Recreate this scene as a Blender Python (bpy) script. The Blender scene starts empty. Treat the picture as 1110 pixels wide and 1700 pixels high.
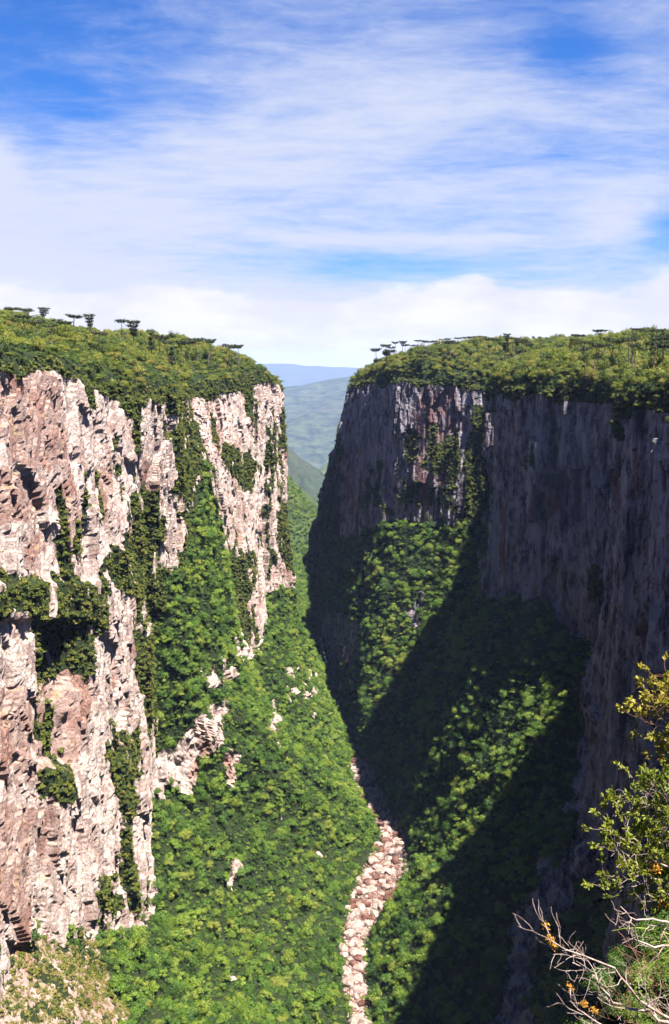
import bpy, math, random, time
import numpy as np
from mathutils import Vector, Matrix

random.seed(7)
rng = np.random.default_rng(7)
T0 = time.time()
scene = bpy.context.scene
col = scene.collection

# ------------------------------------------------------------------ camera, sun, sky
CAM_PITCH = math.radians(8.6)
F_PX, CX, CY = 1652.8, 555.0, 850.0
cam_d = bpy.data.cameras.new('camera')
cam = bpy.data.objects.new('camera', cam_d)
col.objects.link(cam)
cam.location = (0, 0, 0)
cam.rotation_euler = (math.pi / 2 - CAM_PITCH, 0, 0)
cam_d.sensor_fit = 'VERTICAL'
cam_d.sensor_height = 36
cam_d.lens = 35
cam_d.clip_start = 0.1
cam_d.clip_end = 120000
scene.camera = cam

SUN_DIR = Vector((0.26, -0.31, 0.91)).normalized()      # towards the sun
sun_d = bpy.data.lights.new('sun', 'SUN')
sun = bpy.data.objects.new('sun', sun_d)
col.objects.link(sun)
sun.location = (0, 0, 300)
sun.rotation_euler = SUN_DIR.to_track_quat('Z', 'Y').to_euler()
sun_d.energy = 5.0
sun_d.angle = math.radians(0.5)
sun_d.color = (1.0, 0.95, 0.87)

SKY_STRENGTH = 0.1
world = bpy.data.worlds.new('World')
scene.world = world
world.use_nodes = True


def N(nt, typ, **kw):
    n = nt.nodes.new(typ)
    for k, v in kw.items():
        if k.startswith('i_'):
            n.inputs[k[2:].replace('_', ' ')].default_value = v
        else:
            setattr(n, k, v)
    return n


def math_node(nt, op, a, b=None, c=None, clamp=False):
    n = nt.nodes.new('ShaderNodeMath')
    n.operation = op
    n.use_clamp = clamp
    for i, v in enumerate((a, b, c)):
        if v is None:
            continue
        if isinstance(v, (int, float)):
            n.inputs[i].default_value = v
        else:
            nt.links.new(v, n.inputs[i])
    return n.outputs[0]


def smooth(nt, v, lo, hi, a=0.0, b=1.0):
    n = nt.nodes.new('ShaderNodeMapRange')
    n.interpolation_type = 'SMOOTHSTEP'
    nt.links.new(v, n.inputs[0])
    for i, q in enumerate((lo, hi, a, b)):
        n.inputs[1 + i].default_value = q
    return n.outputs[0]


def mix(nt, f, a, b, mode='MIX'):
    n = nt.nodes.new('ShaderNodeMix')
    n.data_type = 'RGBA'
    n.blend_type = mode
    for i, v in ((0, f), (6, a), (7, b)):
        if isinstance(v, (int, float)):
            n.inputs[i].default_value = v
        elif isinstance(v, tuple):
            n.inputs[i].default_value = v if len(v) == 4 else (*v, 1)
        else:
            nt.links.new(v, n.inputs[i])
    return n.outputs[2]


def noise(nt, vec, scale, detail=5, rough=0.55, dist=0.0, out=0):
    n = nt.nodes.new('ShaderNodeTexNoise')
    n.inputs['Scale'].default_value = scale
    n.inputs['Detail'].default_value = detail
    n.inputs['Roughness'].default_value = rough
    n.inputs['Distortion'].default_value = dist
    if vec is not None:
        nt.links.new(vec, n.inputs['Vector'])
    return n.outputs[out]


def mapping(nt, vec, scale=(1, 1, 1), rot=(0, 0, 0), loc=(0, 0, 0)):
    n = nt.nodes.new('ShaderNodeMapping')
    n.inputs['Scale'].default_value = scale
    n.inputs['Rotation'].default_value = rot
    n.inputs['Location'].default_value = loc
    nt.links.new(vec, n.inputs['Vector'])
    return n.outputs[0]


def build_world():
    nt = world.node_tree
    nt.nodes.clear()
    out = nt.nodes.new('ShaderNodeOutputWorld')
    bg = nt.nodes.new('ShaderNodeBackground')
    bg.inputs['Strength'].default_value = SKY_STRENGTH
    nt.links.new(bg.outputs[0], out.inputs[0])
    sky = nt.nodes.new('ShaderNodeTexSky')
    sky.sky_type = 'NISHITA'
    sky.sun_disc = False
    sky.sun_elevation = math.asin(SUN_DIR.z)
    sky.sun_rotation = math.atan2(SUN_DIR.x, SUN_DIR.y)
    sky.altitude = 900
    sky.air_density = 1.0
    sky.dust_density = 0.6
    sky.ozone_density = 3.0
    tc = nt.nodes.new('ShaderNodeTexCoord')
    sep = nt.nodes.new('ShaderNodeSeparateXYZ')
    nt.links.new(tc.outputs['Generated'], sep.inputs[0])
    x, y, z = sep.outputs
    # polarised, saturated blue
    blue = mix(nt, 1.0, sky.outputs[0], (0.085, 0.20, 0.38), 'MULTIPLY')
    # cirrus: direction projected on a high flat layer
    zz = math_node(nt, 'MAXIMUM', z, 0.02)
    zp = math_node(nt, 'ADD', zz, 0.12)
    px = math_node(nt, 'DIVIDE', x, zp)
    py = math_node(nt, 'DIVIDE', y, zp)
    cmb = nt.nodes.new('ShaderNodeCombineXYZ')
    nt.links.new(px, cmb.inputs[0])
    nt.links.new(py, cmb.inputs[1])
    v = cmb.outputs[0]
    warp = noise(nt, v, 0.8, 3, 0.5, out=1)
    wv = nt.nodes.new('ShaderNodeVectorMath')
    wv.operation = 'MULTIPLY_ADD'
    nt.links.new(warp, wv.inputs[0])
    wv.inputs[1].default_value = (0.35, 0.35, 0)
    nt.links.new(v, wv.inputs[2])
    v2 = wv.outputs[0]
    streak = noise(nt, mapping(nt, v2, (1.0, 1.7, 1), (0, 0, math.radians(-24))), 1.1, 9, 0.58)
    fine = noise(nt, mapping(nt, v2, (1.2, 3.2, 1), (0, 0, math.radians(-28)), (3, 1, 0)), 3.2, 9, 0.68)
    big = noise(nt, mapping(nt, v2, (0.55, 0.8, 1), (0, 0, math.radians(-25)), (4.3, 1.7, 0)), 1.1, 3, 0.5)
    soft = noise(nt, mapping(nt, v2, (1.3, 1.9, 1), (0, 0, math.radians(-35)), (9, 4, 0)), 4.5, 10, 0.68, 0.3)
    s = math_node(nt, 'ADD', math_node(nt, 'MULTIPLY', streak, 0.42), math_node(nt, 'MULTIPLY', fine, 0.26))
    s = math_node(nt, 'ADD', s, math_node(nt, 'MULTIPLY', soft, 0.34))
    s = math_node(nt, 'ADD', s, math_node(nt, 'MULTIPLY', big, 0.55))
    az0 = math_node(nt, 'ARCTAN2', x, y)

    def blob(ca, cz, ra, rz, k):
        u_ = math_node(nt, 'DIVIDE', math_node(nt, 'SUBTRACT', az0, ca), ra)
        v_ = math_node(nt, 'DIVIDE', math_node(nt, 'SUBTRACT', z, cz), rz)
        d_ = math_node(nt, 'ADD', math_node(nt, 'MULTIPLY', u_, u_), math_node(nt, 'MULTIPLY', v_, v_))
        return math_node(nt, 'MULTIPLY', math_node(nt, 'EXPONENT', math_node(nt, 'MULTIPLY', d_, -1.0)), k)

    # where the banks of cirrus and the clear gaps lie
    for bl in ((-0.29, 0.27, 0.14, 0.10, -0.17), (0.22, 0.275, 0.04, 0.035, -0.12), (0.315, 0.115, 0.025, 0.02, -0.17), (0.265, 0.13, 0.035, 0.022, 0.22),
               (-0.24, 0.10, 0.20, 0.06, 0.20), (0.07, 0.095, 0.13, 0.012, -0.20), (0.13, 0.116, 0.09, 0.005, 0.14), (-0.01, 0.118, 0.05, 0.006, 0.12),
               (0.05, 0.26, 0.14, 0.05, 0.12), (0.30, 0.31, 0.08, 0.04, 0.12), (-0.32, 0.175, 0.025, 0.025, 0.28), (-0.05, 0.18, 0.2, 0.03, 0.10)):
        s = math_node(nt, 'ADD', s, blob(*bl))
    # more cover lower in the sky
    cov = math_node(nt, 'MULTIPLY', math_node(nt, 'SUBTRACT', 0.30, z), 0.40)
    s = math_node(nt, 'ADD', s, cov)
    cir = smooth(nt, s, 0.56, 1.06)
    c1 = mix(nt, cir, blue, (1.50, 1.62, 2.02))
    # cumulus bank low over the horizon, shaped in azimuth and elevation
    az = math_node(nt, 'ARCTAN2', x, y)
    cmb2 = nt.nodes.new('ShaderNodeCombineXYZ')
    nt.links.new(az, cmb2.inputs[0])
    nt.links.new(z, cmb2.inputs[1])
    a = cmb2.outputs[0]
    puff = noise(nt, mapping(nt, a, (1, 2.2, 1), (0, 0, 0), (0.35, 0.2, 0)), 7.0, 8, 0.55)
    low = noise(nt, mapping(nt, a, (1, 1.4, 1), (0, 0, 0), (2.6, 0.9, 0)), 3.0, 2, 0.5)
    h = math_node(nt, 'ADD', 0.047, math_node(nt, 'MULTIPLY', math_node(nt, 'SUBTRACT', puff, 0.5), 0.075))
    h = math_node(nt, 'ADD', h, math_node(nt, 'MULTIPLY', low, 0.045))
    dz = math_node(nt, 'SUBTRACT', h, z)
    bank = math_node(nt, 'ADD', math_node(nt, 'MULTIPLY', smooth(nt, dz, -0.005, 0.005), 0.68), math_node(nt, 'MULTIPLY', smooth(nt, dz, -0.06, 0.03), 0.32))
    shade = noise(nt, mapping(nt, a, (1, 2.6, 1), (0, 0, 0), (0.3, 0.24, 0)), 9.0, 8, 0.6)
    bcol = mix(nt, smooth(nt, shade, 0.35, 0.65), (1.74, 1.76, 1.95), (2.08, 2.07, 2.13))
    c2 = mix(nt, bank, c1, bcol)
    nt.links.new(c2, bg.inputs[0])


build_world()
scene.view_settings.view_transform = 'Standard'
scene.view_settings.look = 'None'
scene.view_settings.exposure = 2.25
scene.view_settings.gamma = 1
scene.view_settings.use_curve_mapping = False
scene.render.engine = 'CYCLES'
scene.cycles.max_bounces = 5
scene.cycles.diffuse_bounces = 1
scene.cycles.volume_bounces = 1
scene.cycles.transparent_max_bounces = 4
scene.cycles.use_denoising = True
try:
    scene.cycles.denoiser = 'OPENIMAGEDENOISE'
    scene.cycles.denoising_input_passes = 'RGB_ALBEDO_NORMAL'
except Exception:
    pass
scene.render.film_transparent = False


# ------------------------------------------------------------------ pixel <-> world
SN, CS = math.sin(CAM_PITCH), math.cos(CAM_PITCH)


def P(px, py, d):
    """point seen at (px, py) of the photograph at forward distance d"""
    u, v = (px - CX) / F_PX, (CY - py) / F_PX
    dx, dy, dz = u, CS + v * SN, -SN + v * CS
    k = d / dy
    return np.array((dx * k, d, dz * k))


def proj(p):
    w = p[..., 1] * CS - p[..., 2] * SN
    up = p[..., 1] * SN + p[..., 2] * CS
    w = np.where(w < 1, 1, w)
    bad = (p[..., 1] * CS - p[..., 2] * SN) < 1
    X = CX + F_PX * p[..., 0] / w
    Y = CY - F_PX * up / w
    return np.where(bad, -9999, X), np.where(bad, -9999, Y)


def inpoly(X, Y, poly):
    r = np.zeros(X.shape, bool)
    n = len(poly)
    for i in range(n):
        x1, y1 = poly[i]
        x2, y2 = poly[(i + 1) % n]
        if y1 == y2:
            continue
        c = ((y1 > Y) != (y2 > Y)) & (X < (x2 - x1) * (Y - y1) / (y2 - y1) + x1)
        r ^= c
    return r


# ------------------------------------------------------------------ numpy noise
def _h(ix, iy, iz, seed):
    h = (ix.astype(np.int64) * 374761393 + iy.astype(np.int64) * 668265263 + iz.astype(np.int64) * 2147483647 + seed * 1274126177) & 0xFFFFFFFF
    h = ((h ^ (h >> 13)) * 1274126177) & 0xFFFFFFFF
    h = ((h ^ (h >> 16)) * 2246822519) & 0xFFFFFFFF
    h ^= h >> 15
    return h


def _r(h):
    return (h & 0xFFFFFF).astype(np.float32) / 16777216.0


def vnoise(p, seed=0):
    f = np.floor(p)
    t = (p - f).astype(np.float32)
    f = f.astype(np.int64)
    t = t * t * (3 - 2 * t)
    r = 0
    for a in (0, 1):
        wx = t[:, 0] if a else 1 - t[:, 0]
        for b in (0, 1):
            wy = t[:, 1] if b else 1 - t[:, 1]
            for c in (0, 1):
                wz = t[:, 2] if c else 1 - t[:, 2]
                r = r + wx * wy * wz * _r(_h(f[:, 0] + a, f[:, 1] + b, f[:, 2] + c, seed))
    return r * 2 - 1


def fbm(p, octv=4, seed=0, gain=0.5):
    a, s, r = 1.0, 0.0, 0.0
    p = p.copy()
    for o in range(octv):
        r = r + a * vnoise(p, seed + o * 17)
        s += a
        a *= gain
        p = p * 2.03 + 11.7
    return r / s


def facets(p, A, B, seed=0):
    """blocky broken rock: each Voronoi cell is its own tilted plane"""
    f = np.floor(p).astype(np.int64)
    best = np.full(len(p), 1e9, np.float32)
    d = np.zeros(len(p), np.float32)
    for a in (-1, 0, 1):
        for b in (-1, 0, 1):
            for c in (-1, 0, 1):
                g = f + (a, b, c)
                h = _h(g[:, 0], g[:, 1], g[:, 2], seed)
                h2 = _h(g[:, 0], g[:, 1], g[:, 2], seed + 5)
                h3 = _h(g[:, 0], g[:, 1], g[:, 2], seed + 9)
                j = np.stack(((h & 255), (h >> 8) & 255, (h >> 16) & 255), 1).astype(np.float32) / 256.0
                v = (p - (g + j)).astype(np.float32)
                q = (v * v).sum(1)
                m = q < best
                tilt = np.stack(((h2 & 255), (h2 >> 8) & 255, (h2 >> 16) & 255), 1).astype(np.float32) / 128.0 - 1
                val = (_r(h3) * 2 - 1) * A + (v * tilt).sum(1) * B
                best = np.where(m, q, best)
                d = np.where(m, val, d)
    return d


def sstep(x, a, b):
    t = np.clip((x - a) / (b - a), 0, 1)
    return t * t * (3 - 2 * t)


# ------------------------------------------------------------------ materials
def new_mat(name):
    m = bpy.data.materials.new(name)
    m.use_nodes = True
    nt = m.node_tree
    nt.nodes.clear()
    out = nt.nodes.new('ShaderNodeOutputMaterial')
    return m, nt, out


def rough_bsdf(nt, colr, rough=0.9, bump=None, bstr=0.5, bdist=1.0, spec=0.2):
    b = nt.nodes.new('ShaderNodeBsdfPrincipled')
    if isinstance(colr, tuple):
        b.inputs['Base Color'].default_value = (*colr, 1)
    else:
        nt.links.new(colr, b.inputs['Base Color'])
    b.inputs['Roughness'].default_value = rough
    b.inputs['Specular IOR Level'].default_value = spec
    if bump is not None:
        bn = nt.nodes.new('ShaderNodeBump')
        bn.inputs['Strength'].default_value = bstr
        bn.inputs['Distance'].default_value = bdist
        nt.links.new(bump, bn.inputs['Height'])
        nt.links.new(bn.outputs[0], b.inputs['Normal'])
    return b


def cliff_material(name, pale, mid, dark, red, streak_amt, green=(0.020, 0.032, 0.008)):
    m, nt, out = new_mat(name)
    geo = nt.nodes.new('ShaderNodeNewGeometry')
    pos = geo.outputs['Position']
    at = nt.nodes.new('ShaderNodeAttribute')
    at.attribute_name = 'veg'
    veg = at.outputs['Fac']
    ar = nt.nodes.new('ShaderNodeAttribute')
    ar.attribute_name = 'rust'
    st = mapping(nt, pos, (1, 1, 0.12))
    n_big = noise(nt, mapping(nt, pos, (1, 1, 0.5)), 0.035, 5, 0.6)
    n_mid = noise(nt, mapping(nt, pos, (1, 1, 0.45)), 0.16, 6, 0.65)
    n_fine = noise(nt, mapping(nt, pos, (1, 1, 0.6)), 0.9, 5, 0.7)
    n_str = noise(nt, st, 0.22, 6, 0.65)
    n_str2 = noise(nt, st, 0.07, 4, 0.6)
    c = mix(nt, smooth(nt, n_mid, 0.38, 0.6), mid, pale)
    n_pale = noise(nt, mapping(nt, pos, (1, 1, 0.16), (0, 0, 0), (31, 7, 2)), 0.34, 6, 0.7)
    c = mix(nt, math_node(nt, 'MULTIPLY', smooth(nt, n_pale, 0.50, 0.60), streak_amt * 0.8), c, pale)
    c = mix(nt, math_node(nt, 'MULTIPLY', smooth(nt, n_fine, 0.56, 0.68), 0.55), c, dark)
    c = mix(nt, math_node(nt, 'MULTIPLY', smooth(nt, n_str, 0.52, 0.66), streak_amt), c, dark)
    if streak_amt > 0.8:
        n_pat = noise(nt, mapping(nt, pos, (1, 1, 0.35), (0, 0, 0), (5, 50, 9)), 0.022, 5, 0.6)
        c = mix(nt, math_node(nt, 'MULTIPLY', smooth(nt, n_pat, 0.50, 0.62), math_node(nt, 'MULTIPLY', smooth(nt, n_str, 0.42, 0.52), 0.6)), c, (0.27, 0.25, 0.29))
    rustf = math_node(nt, 'ADD', smooth(nt, n_big, 0.52, 0.68), math_node(nt, 'MULTIPLY', ar.outputs['Fac'], smooth(nt, n_mid, 0.35, 0.62)), clamp=True)
    c = mix(nt, math_node(nt, 'MULTIPLY', rustf, 0.8), c, red)
    c = mix(nt, math_node(nt, 'MULTIPLY', smooth(nt, n_str2, 0.54, 0.66), streak_amt * 0.8), c, dark)
    # moss on ledges of the rock
    sepn = nt.nodes.new('ShaderNodeSeparateXYZ')
    nt.links.new(geo.outputs['Normal'], sepn.inputs[0])
    moss = math_node(nt, 'MULTIPLY', smooth(nt, sepn.outputs[2], 0.35, 0.7), smooth(nt, n_mid, 0.48, 0.62))
    c = mix(nt, math_node(nt, 'MULTIPLY', moss, 0.6), c, (0.12, 0.12, 0.03))
    gcol = mix(nt, smooth(nt, n_fine, 0.4, 0.6), green, (0.010, 0.013, 0.005))
    vf = smooth(nt, math_node(nt, 'ADD', veg, math_node(nt, 'MULTIPLY', math_node(nt, 'SUBTRACT', n_fine, 0.5), 0.6)), 0.4, 0.6)
    c = mix(nt, vf, c, gcol)
    bmp = math_node(nt, 'ADD', n_fine, math_node(nt, 'MULTIPLY', n_mid, 1.6))
    b = rough_bsdf(nt, c, 0.85, bmp, 0.9, 1.6, 0.15)
    nt.links.new(b.outputs[0], out.inputs[0])
    return m


def leaf_material(name, cols, sat_scale=0.012, transl=0.28, red=None):
    """foliage: colour varies from plant to plant and in broad patches over the land"""
    m, nt, out = new_mat(name)
    oi = nt.nodes.new('ShaderNodeObjectInfo')
    geo = nt.nodes.new('ShaderNodeNewGeometry')
    rnd = oi.outputs['Random']
    big = noise(nt, geo.outputs['Position'], sat_scale, 3, 0.6)
    ramp = nt.nodes.new('ShaderNodeValToRGB')
    f = math_node(nt, 'ADD', math_node(nt, 'MULTIPLY', rnd, 0.80), math_node(nt, 'MULTIPLY', big, 0.75))
    f = math_node(nt, 'SUBTRACT', f, 0.27)
    nt.links.new(f, ramp.inputs[0])
    els = ramp.color_ramp.elements
    while len(els) < len(cols):
        els.new(0.5)
    for i, c in enumerate(cols):
        els[i].position = i / (len(cols) - 1)
        els[i].color = (*c, 1)
    fine = noise(nt, geo.outputs['Position'], 0.8, 2, 0.6)
    c = mix(nt, smooth(nt, fine, 0.35, 0.7), ramp.outputs[0], mix(nt, 1.0, ramp.outputs[0], (1.35, 1.25, 1.1), 'MULTIPLY'))
    d = nt.nodes.new('ShaderNodeBsdfDiffuse')
    nt.links.new(c, d.inputs[0])
    t = nt.nodes.new('ShaderNodeBsdfTranslucent')
    nt.links.new(mix(nt, 1.0, c, (1.2, 1.3, 0.6), 'MULTIPLY'), t.inputs[0])
    g = nt.nodes.new('ShaderNodeBsdfGlossy')
    g.inputs['Roughness'].default_value = 0.5
    g.inputs[0].default_value = (0.5, 0.5, 0.5, 1)
    ms = nt.nodes.new('ShaderNodeMixShader')
    ms.inputs[0].default_value = transl
    nt.links.new(d.outputs[0], ms.inputs[1])
    nt.links.new(t.outputs[0], ms.inputs[2])
    ms2 = nt.nodes.new('ShaderNodeMixShader')
    ms2.inputs[0].default_value = 0.03
    nt.links.new(ms.outputs[0], ms2.inputs[1])
    nt.links.new(g.outputs[0], ms2.inputs[2])
    nt.links.new(ms2.outputs[0], out.inputs[0])
    return m


def plain_material(name, c1, c2, scale=1.0, rough=0.9, bump=0.3, bdist=0.05, lo=0.4, hi=0.6):
    m, nt, out = new_mat(name)
    geo = nt.nodes.new('ShaderNodeNewGeometry')
    n = noise(nt, geo.outputs['Position'], scale, 6, 0.65)
    c = mix(nt, smooth(nt, n, lo, hi), c1, c2)
    b = rough_bsdf(nt, c, rough, n, bump, bdist)
    nt.links.new(b.outputs[0], out.inputs[0])
    return m


M = {}
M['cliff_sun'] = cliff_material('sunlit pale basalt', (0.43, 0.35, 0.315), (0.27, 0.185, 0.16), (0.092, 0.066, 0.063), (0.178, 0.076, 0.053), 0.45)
M['cliff_shade_toned'] = cliff_material('streaked basalt darkened for shade', (0.24, 0.215, 0.245), (0.046, 0.035, 0.042), (0.012, 0.008, 0.012), (0.085, 0.026, 0.022), 1.0)  # streaked purple basalt, darkened further so the colour carries the wall's shade
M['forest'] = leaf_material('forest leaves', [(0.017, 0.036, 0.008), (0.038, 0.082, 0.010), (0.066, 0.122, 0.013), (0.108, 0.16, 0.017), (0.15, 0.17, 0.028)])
M['shade_toned_forest'] = leaf_material('forest leaves darkened for shade', [(0.012, 0.026, 0.006), (0.030, 0.068, 0.009), (0.056, 0.105, 0.012), (0.094, 0.14, 0.015), (0.13, 0.148, 0.024)], transl=0.2)  # darker copy of the forest leaves; right-slope shade is put into the colour
M['shade_toned_undergrowth'] = leaf_material('undergrowth leaves darkened for shade', [(0.006, 0.012, 0.004), (0.011, 0.024, 0.005), (0.02, 0.04, 0.006)], transl=0.15)  # undergrowth darkened again to paint in the shade of the right slope
M['undergrowth_shade_leaf'] = leaf_material('undergrowth leaves', [(0.012, 0.026, 0.006), (0.022, 0.048, 0.008), (0.04, 0.075, 0.01), (0.065, 0.095, 0.014)])  # leaf colours kept dark to stand in for shadow between the crowns
M['plateau_leaf'] = leaf_material('plateau leaves', [(0.023, 0.040, 0.008), (0.046, 0.069, 0.009), (0.079, 0.102, 0.012), (0.119, 0.129, 0.016), (0.145, 0.119, 0.030)])
M['ledge_leaf'] = leaf_material('ledge shrub leaves', [(0.023, 0.040, 0.007), (0.050, 0.069, 0.009), (0.079, 0.096, 0.011), (0.119, 0.109, 0.020)])
M['dry_leaf'] = leaf_material('dry scrub leaves', [(0.066, 0.086, 0.013), (0.106, 0.112, 0.020), (0.158, 0.132, 0.040), (0.198, 0.145, 0.066)])
M['araucaria'] = leaf_material('araucaria needles', [(0.012, 0.022, 0.010), (0.024, 0.036, 0.012), (0.042, 0.046, 0.018)])
M['bark'] = plain_material('grey brown bark', (0.066, 0.050, 0.040), (0.132, 0.106, 0.086), 1.5)
M['pale_bark'] = plain_material('pale lichened bark', (0.20, 0.135, 0.11), (0.33, 0.26, 0.23), 14, bump=0.6, bdist=0.01)
M['red_twig'] = plain_material('reddish twigs', (0.145, 0.059, 0.040), (0.238, 0.119, 0.079), 9)
M['boulder'] = plain_material('pale pink river boulder', (0.15, 0.10, 0.083), (0.26, 0.195, 0.17), 0.35, bump=0.5, bdist=0.4)
M['boulder_rust'] = plain_material('rusty river boulder', (0.05, 0.018, 0.012), (0.10, 0.05, 0.038), 0.3, bump=0.5, bdist=0.4)
M['river'] = plain_material('gravel riverbed', (0.045, 0.02, 0.015), (0.13, 0.085, 0.07), 0.22, bump=0.8, bdist=0.6, lo=0.42, hi=0.56)


# ------------------------------------------------------------------ helpers
def link(o, parent=None, **props):
    col.objects.link(o)
    if parent is not None:
        o.parent = parent
    for k, v in props.items():
        o[k] = v
    return o


def grid_mesh(name, V, mat, attrs=None, flat=True, flip=False):
    """V: (r, c, 3) grid of points"""
    r, c = V.shape[:2]
    me = bpy.data.meshes.new(name)
    me.vertices.add(r * c)
    me.vertices.foreach_set('co', V.reshape(-1).astype(np.float32))
    i = np.arange(r * c, dtype=np.int32).reshape(r, c)
    q = np.stack((i[:-1, :-1], i[:-1, 1:], i[1:, 1:], i[1:, :-1]), -1).reshape(-1, 4)
    if flip:
        q = q[:, ::-1]
    nq = len(q)
    me.loops.add(nq * 4)
    me.loops.foreach_set('vertex_index', q.reshape(-1))
    me.polygons.add(nq)
    me.polygons.foreach_set('loop_start', np.arange(nq, dtype=np.int32) * 4)
    me.update(calc_edges=True)
    me.polygons.foreach_set('use_smooth', np.full(nq, not flat))
    for k, a in (attrs or {}).items():
        at = me.attributes.new(k, 'FLOAT', 'POINT')
        at.data.foreach_set('value', a.reshape(-1).astype(np.float32))
    me.materials.append(mat)
    return me


def poly_mesh(name, verts, faces, mats, mat_idx=None, smooth_=False):
    me = bpy.data.meshes.new(name)
    me.from_pydata([tuple(map(float, v)) for v in verts], [], faces)
    for m in (mats if isinstance(mats, (list, tuple)) else [mats]):
        me.materials.append(m)
    if mat_idx is not None:
        me.polygons.foreach_set('material_index', mat_idx)
    if smooth_:
        me.polygons.foreach_set('use_smooth', [True] * len(me.polygons))
    me.update()
    return me


def quads_mesh(name, Q, mat):
    """Q: (n,4,3) loose quads"""
    n = len(Q)
    me = bpy.data.meshes.new(name)
    me.vertices.add(n * 4)
    me.vertices.foreach_set('co', Q.reshape(-1).astype(np.float32))
    me.loops.add(n * 4)
    me.loops.foreach_set('vertex_index', np.arange(n * 4, dtype=np.int32))
    me.polygons.add(n)
    me.polygons.foreach_set('loop_start', np.arange(n, dtype=np.int32) * 4)
    me.update(calc_edges=True)
    me.materials.append(mat)
    return me


# ------------------------------------------------------------------ the canyon: one horseshoe loft
def river_z(d):
    return -(414 + 0.012 * d)


def river_pt(px, py):
    d = 900.0
    for _ in range(30):
        q = P(px, py, 1.0)
        d = river_z(d) / q[2]
    return P(px, py, d)


RIV_PX = [(597, 1700, 26), (592, 1660, 32), (590, 1620, 38), (586, 1560, 34), (602, 1520, 46), (630, 1470, 92),
          (648, 1420, 66), (655, 1390, 44), (642, 1365, 36), (618, 1325, 40), (602, 1290, 38), (595, 1268, 28)]
riv = []
for x_, y_, w_ in RIV_PX:
    p_ = river_pt(x_, y_)
    riv.append((p_[0], p_[1], p_[2], w_ / F_PX * (p_[1] * CS - p_[2] * SN) / 2))
riv = [(5, 330, -412, 5), (8, 430, -418, 8), (15, 510, -420, 9)] + riv + [
    (15, 1150, -428, 6), (-6, 1330, -431, 6), (-25, 1550, -435, 8), (-50, 1900, -442, 8), (-62, 2300, -450, 10), (-70, 2700, -455, 10)]
riv = np.array(riv)


def riv_at(d):
    return np.array([np.interp(d, riv[:, 1], riv[:, k]) for k in range(4)])


def Wp(x, y, z):
    return np.array((x, y, z), float)


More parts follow.
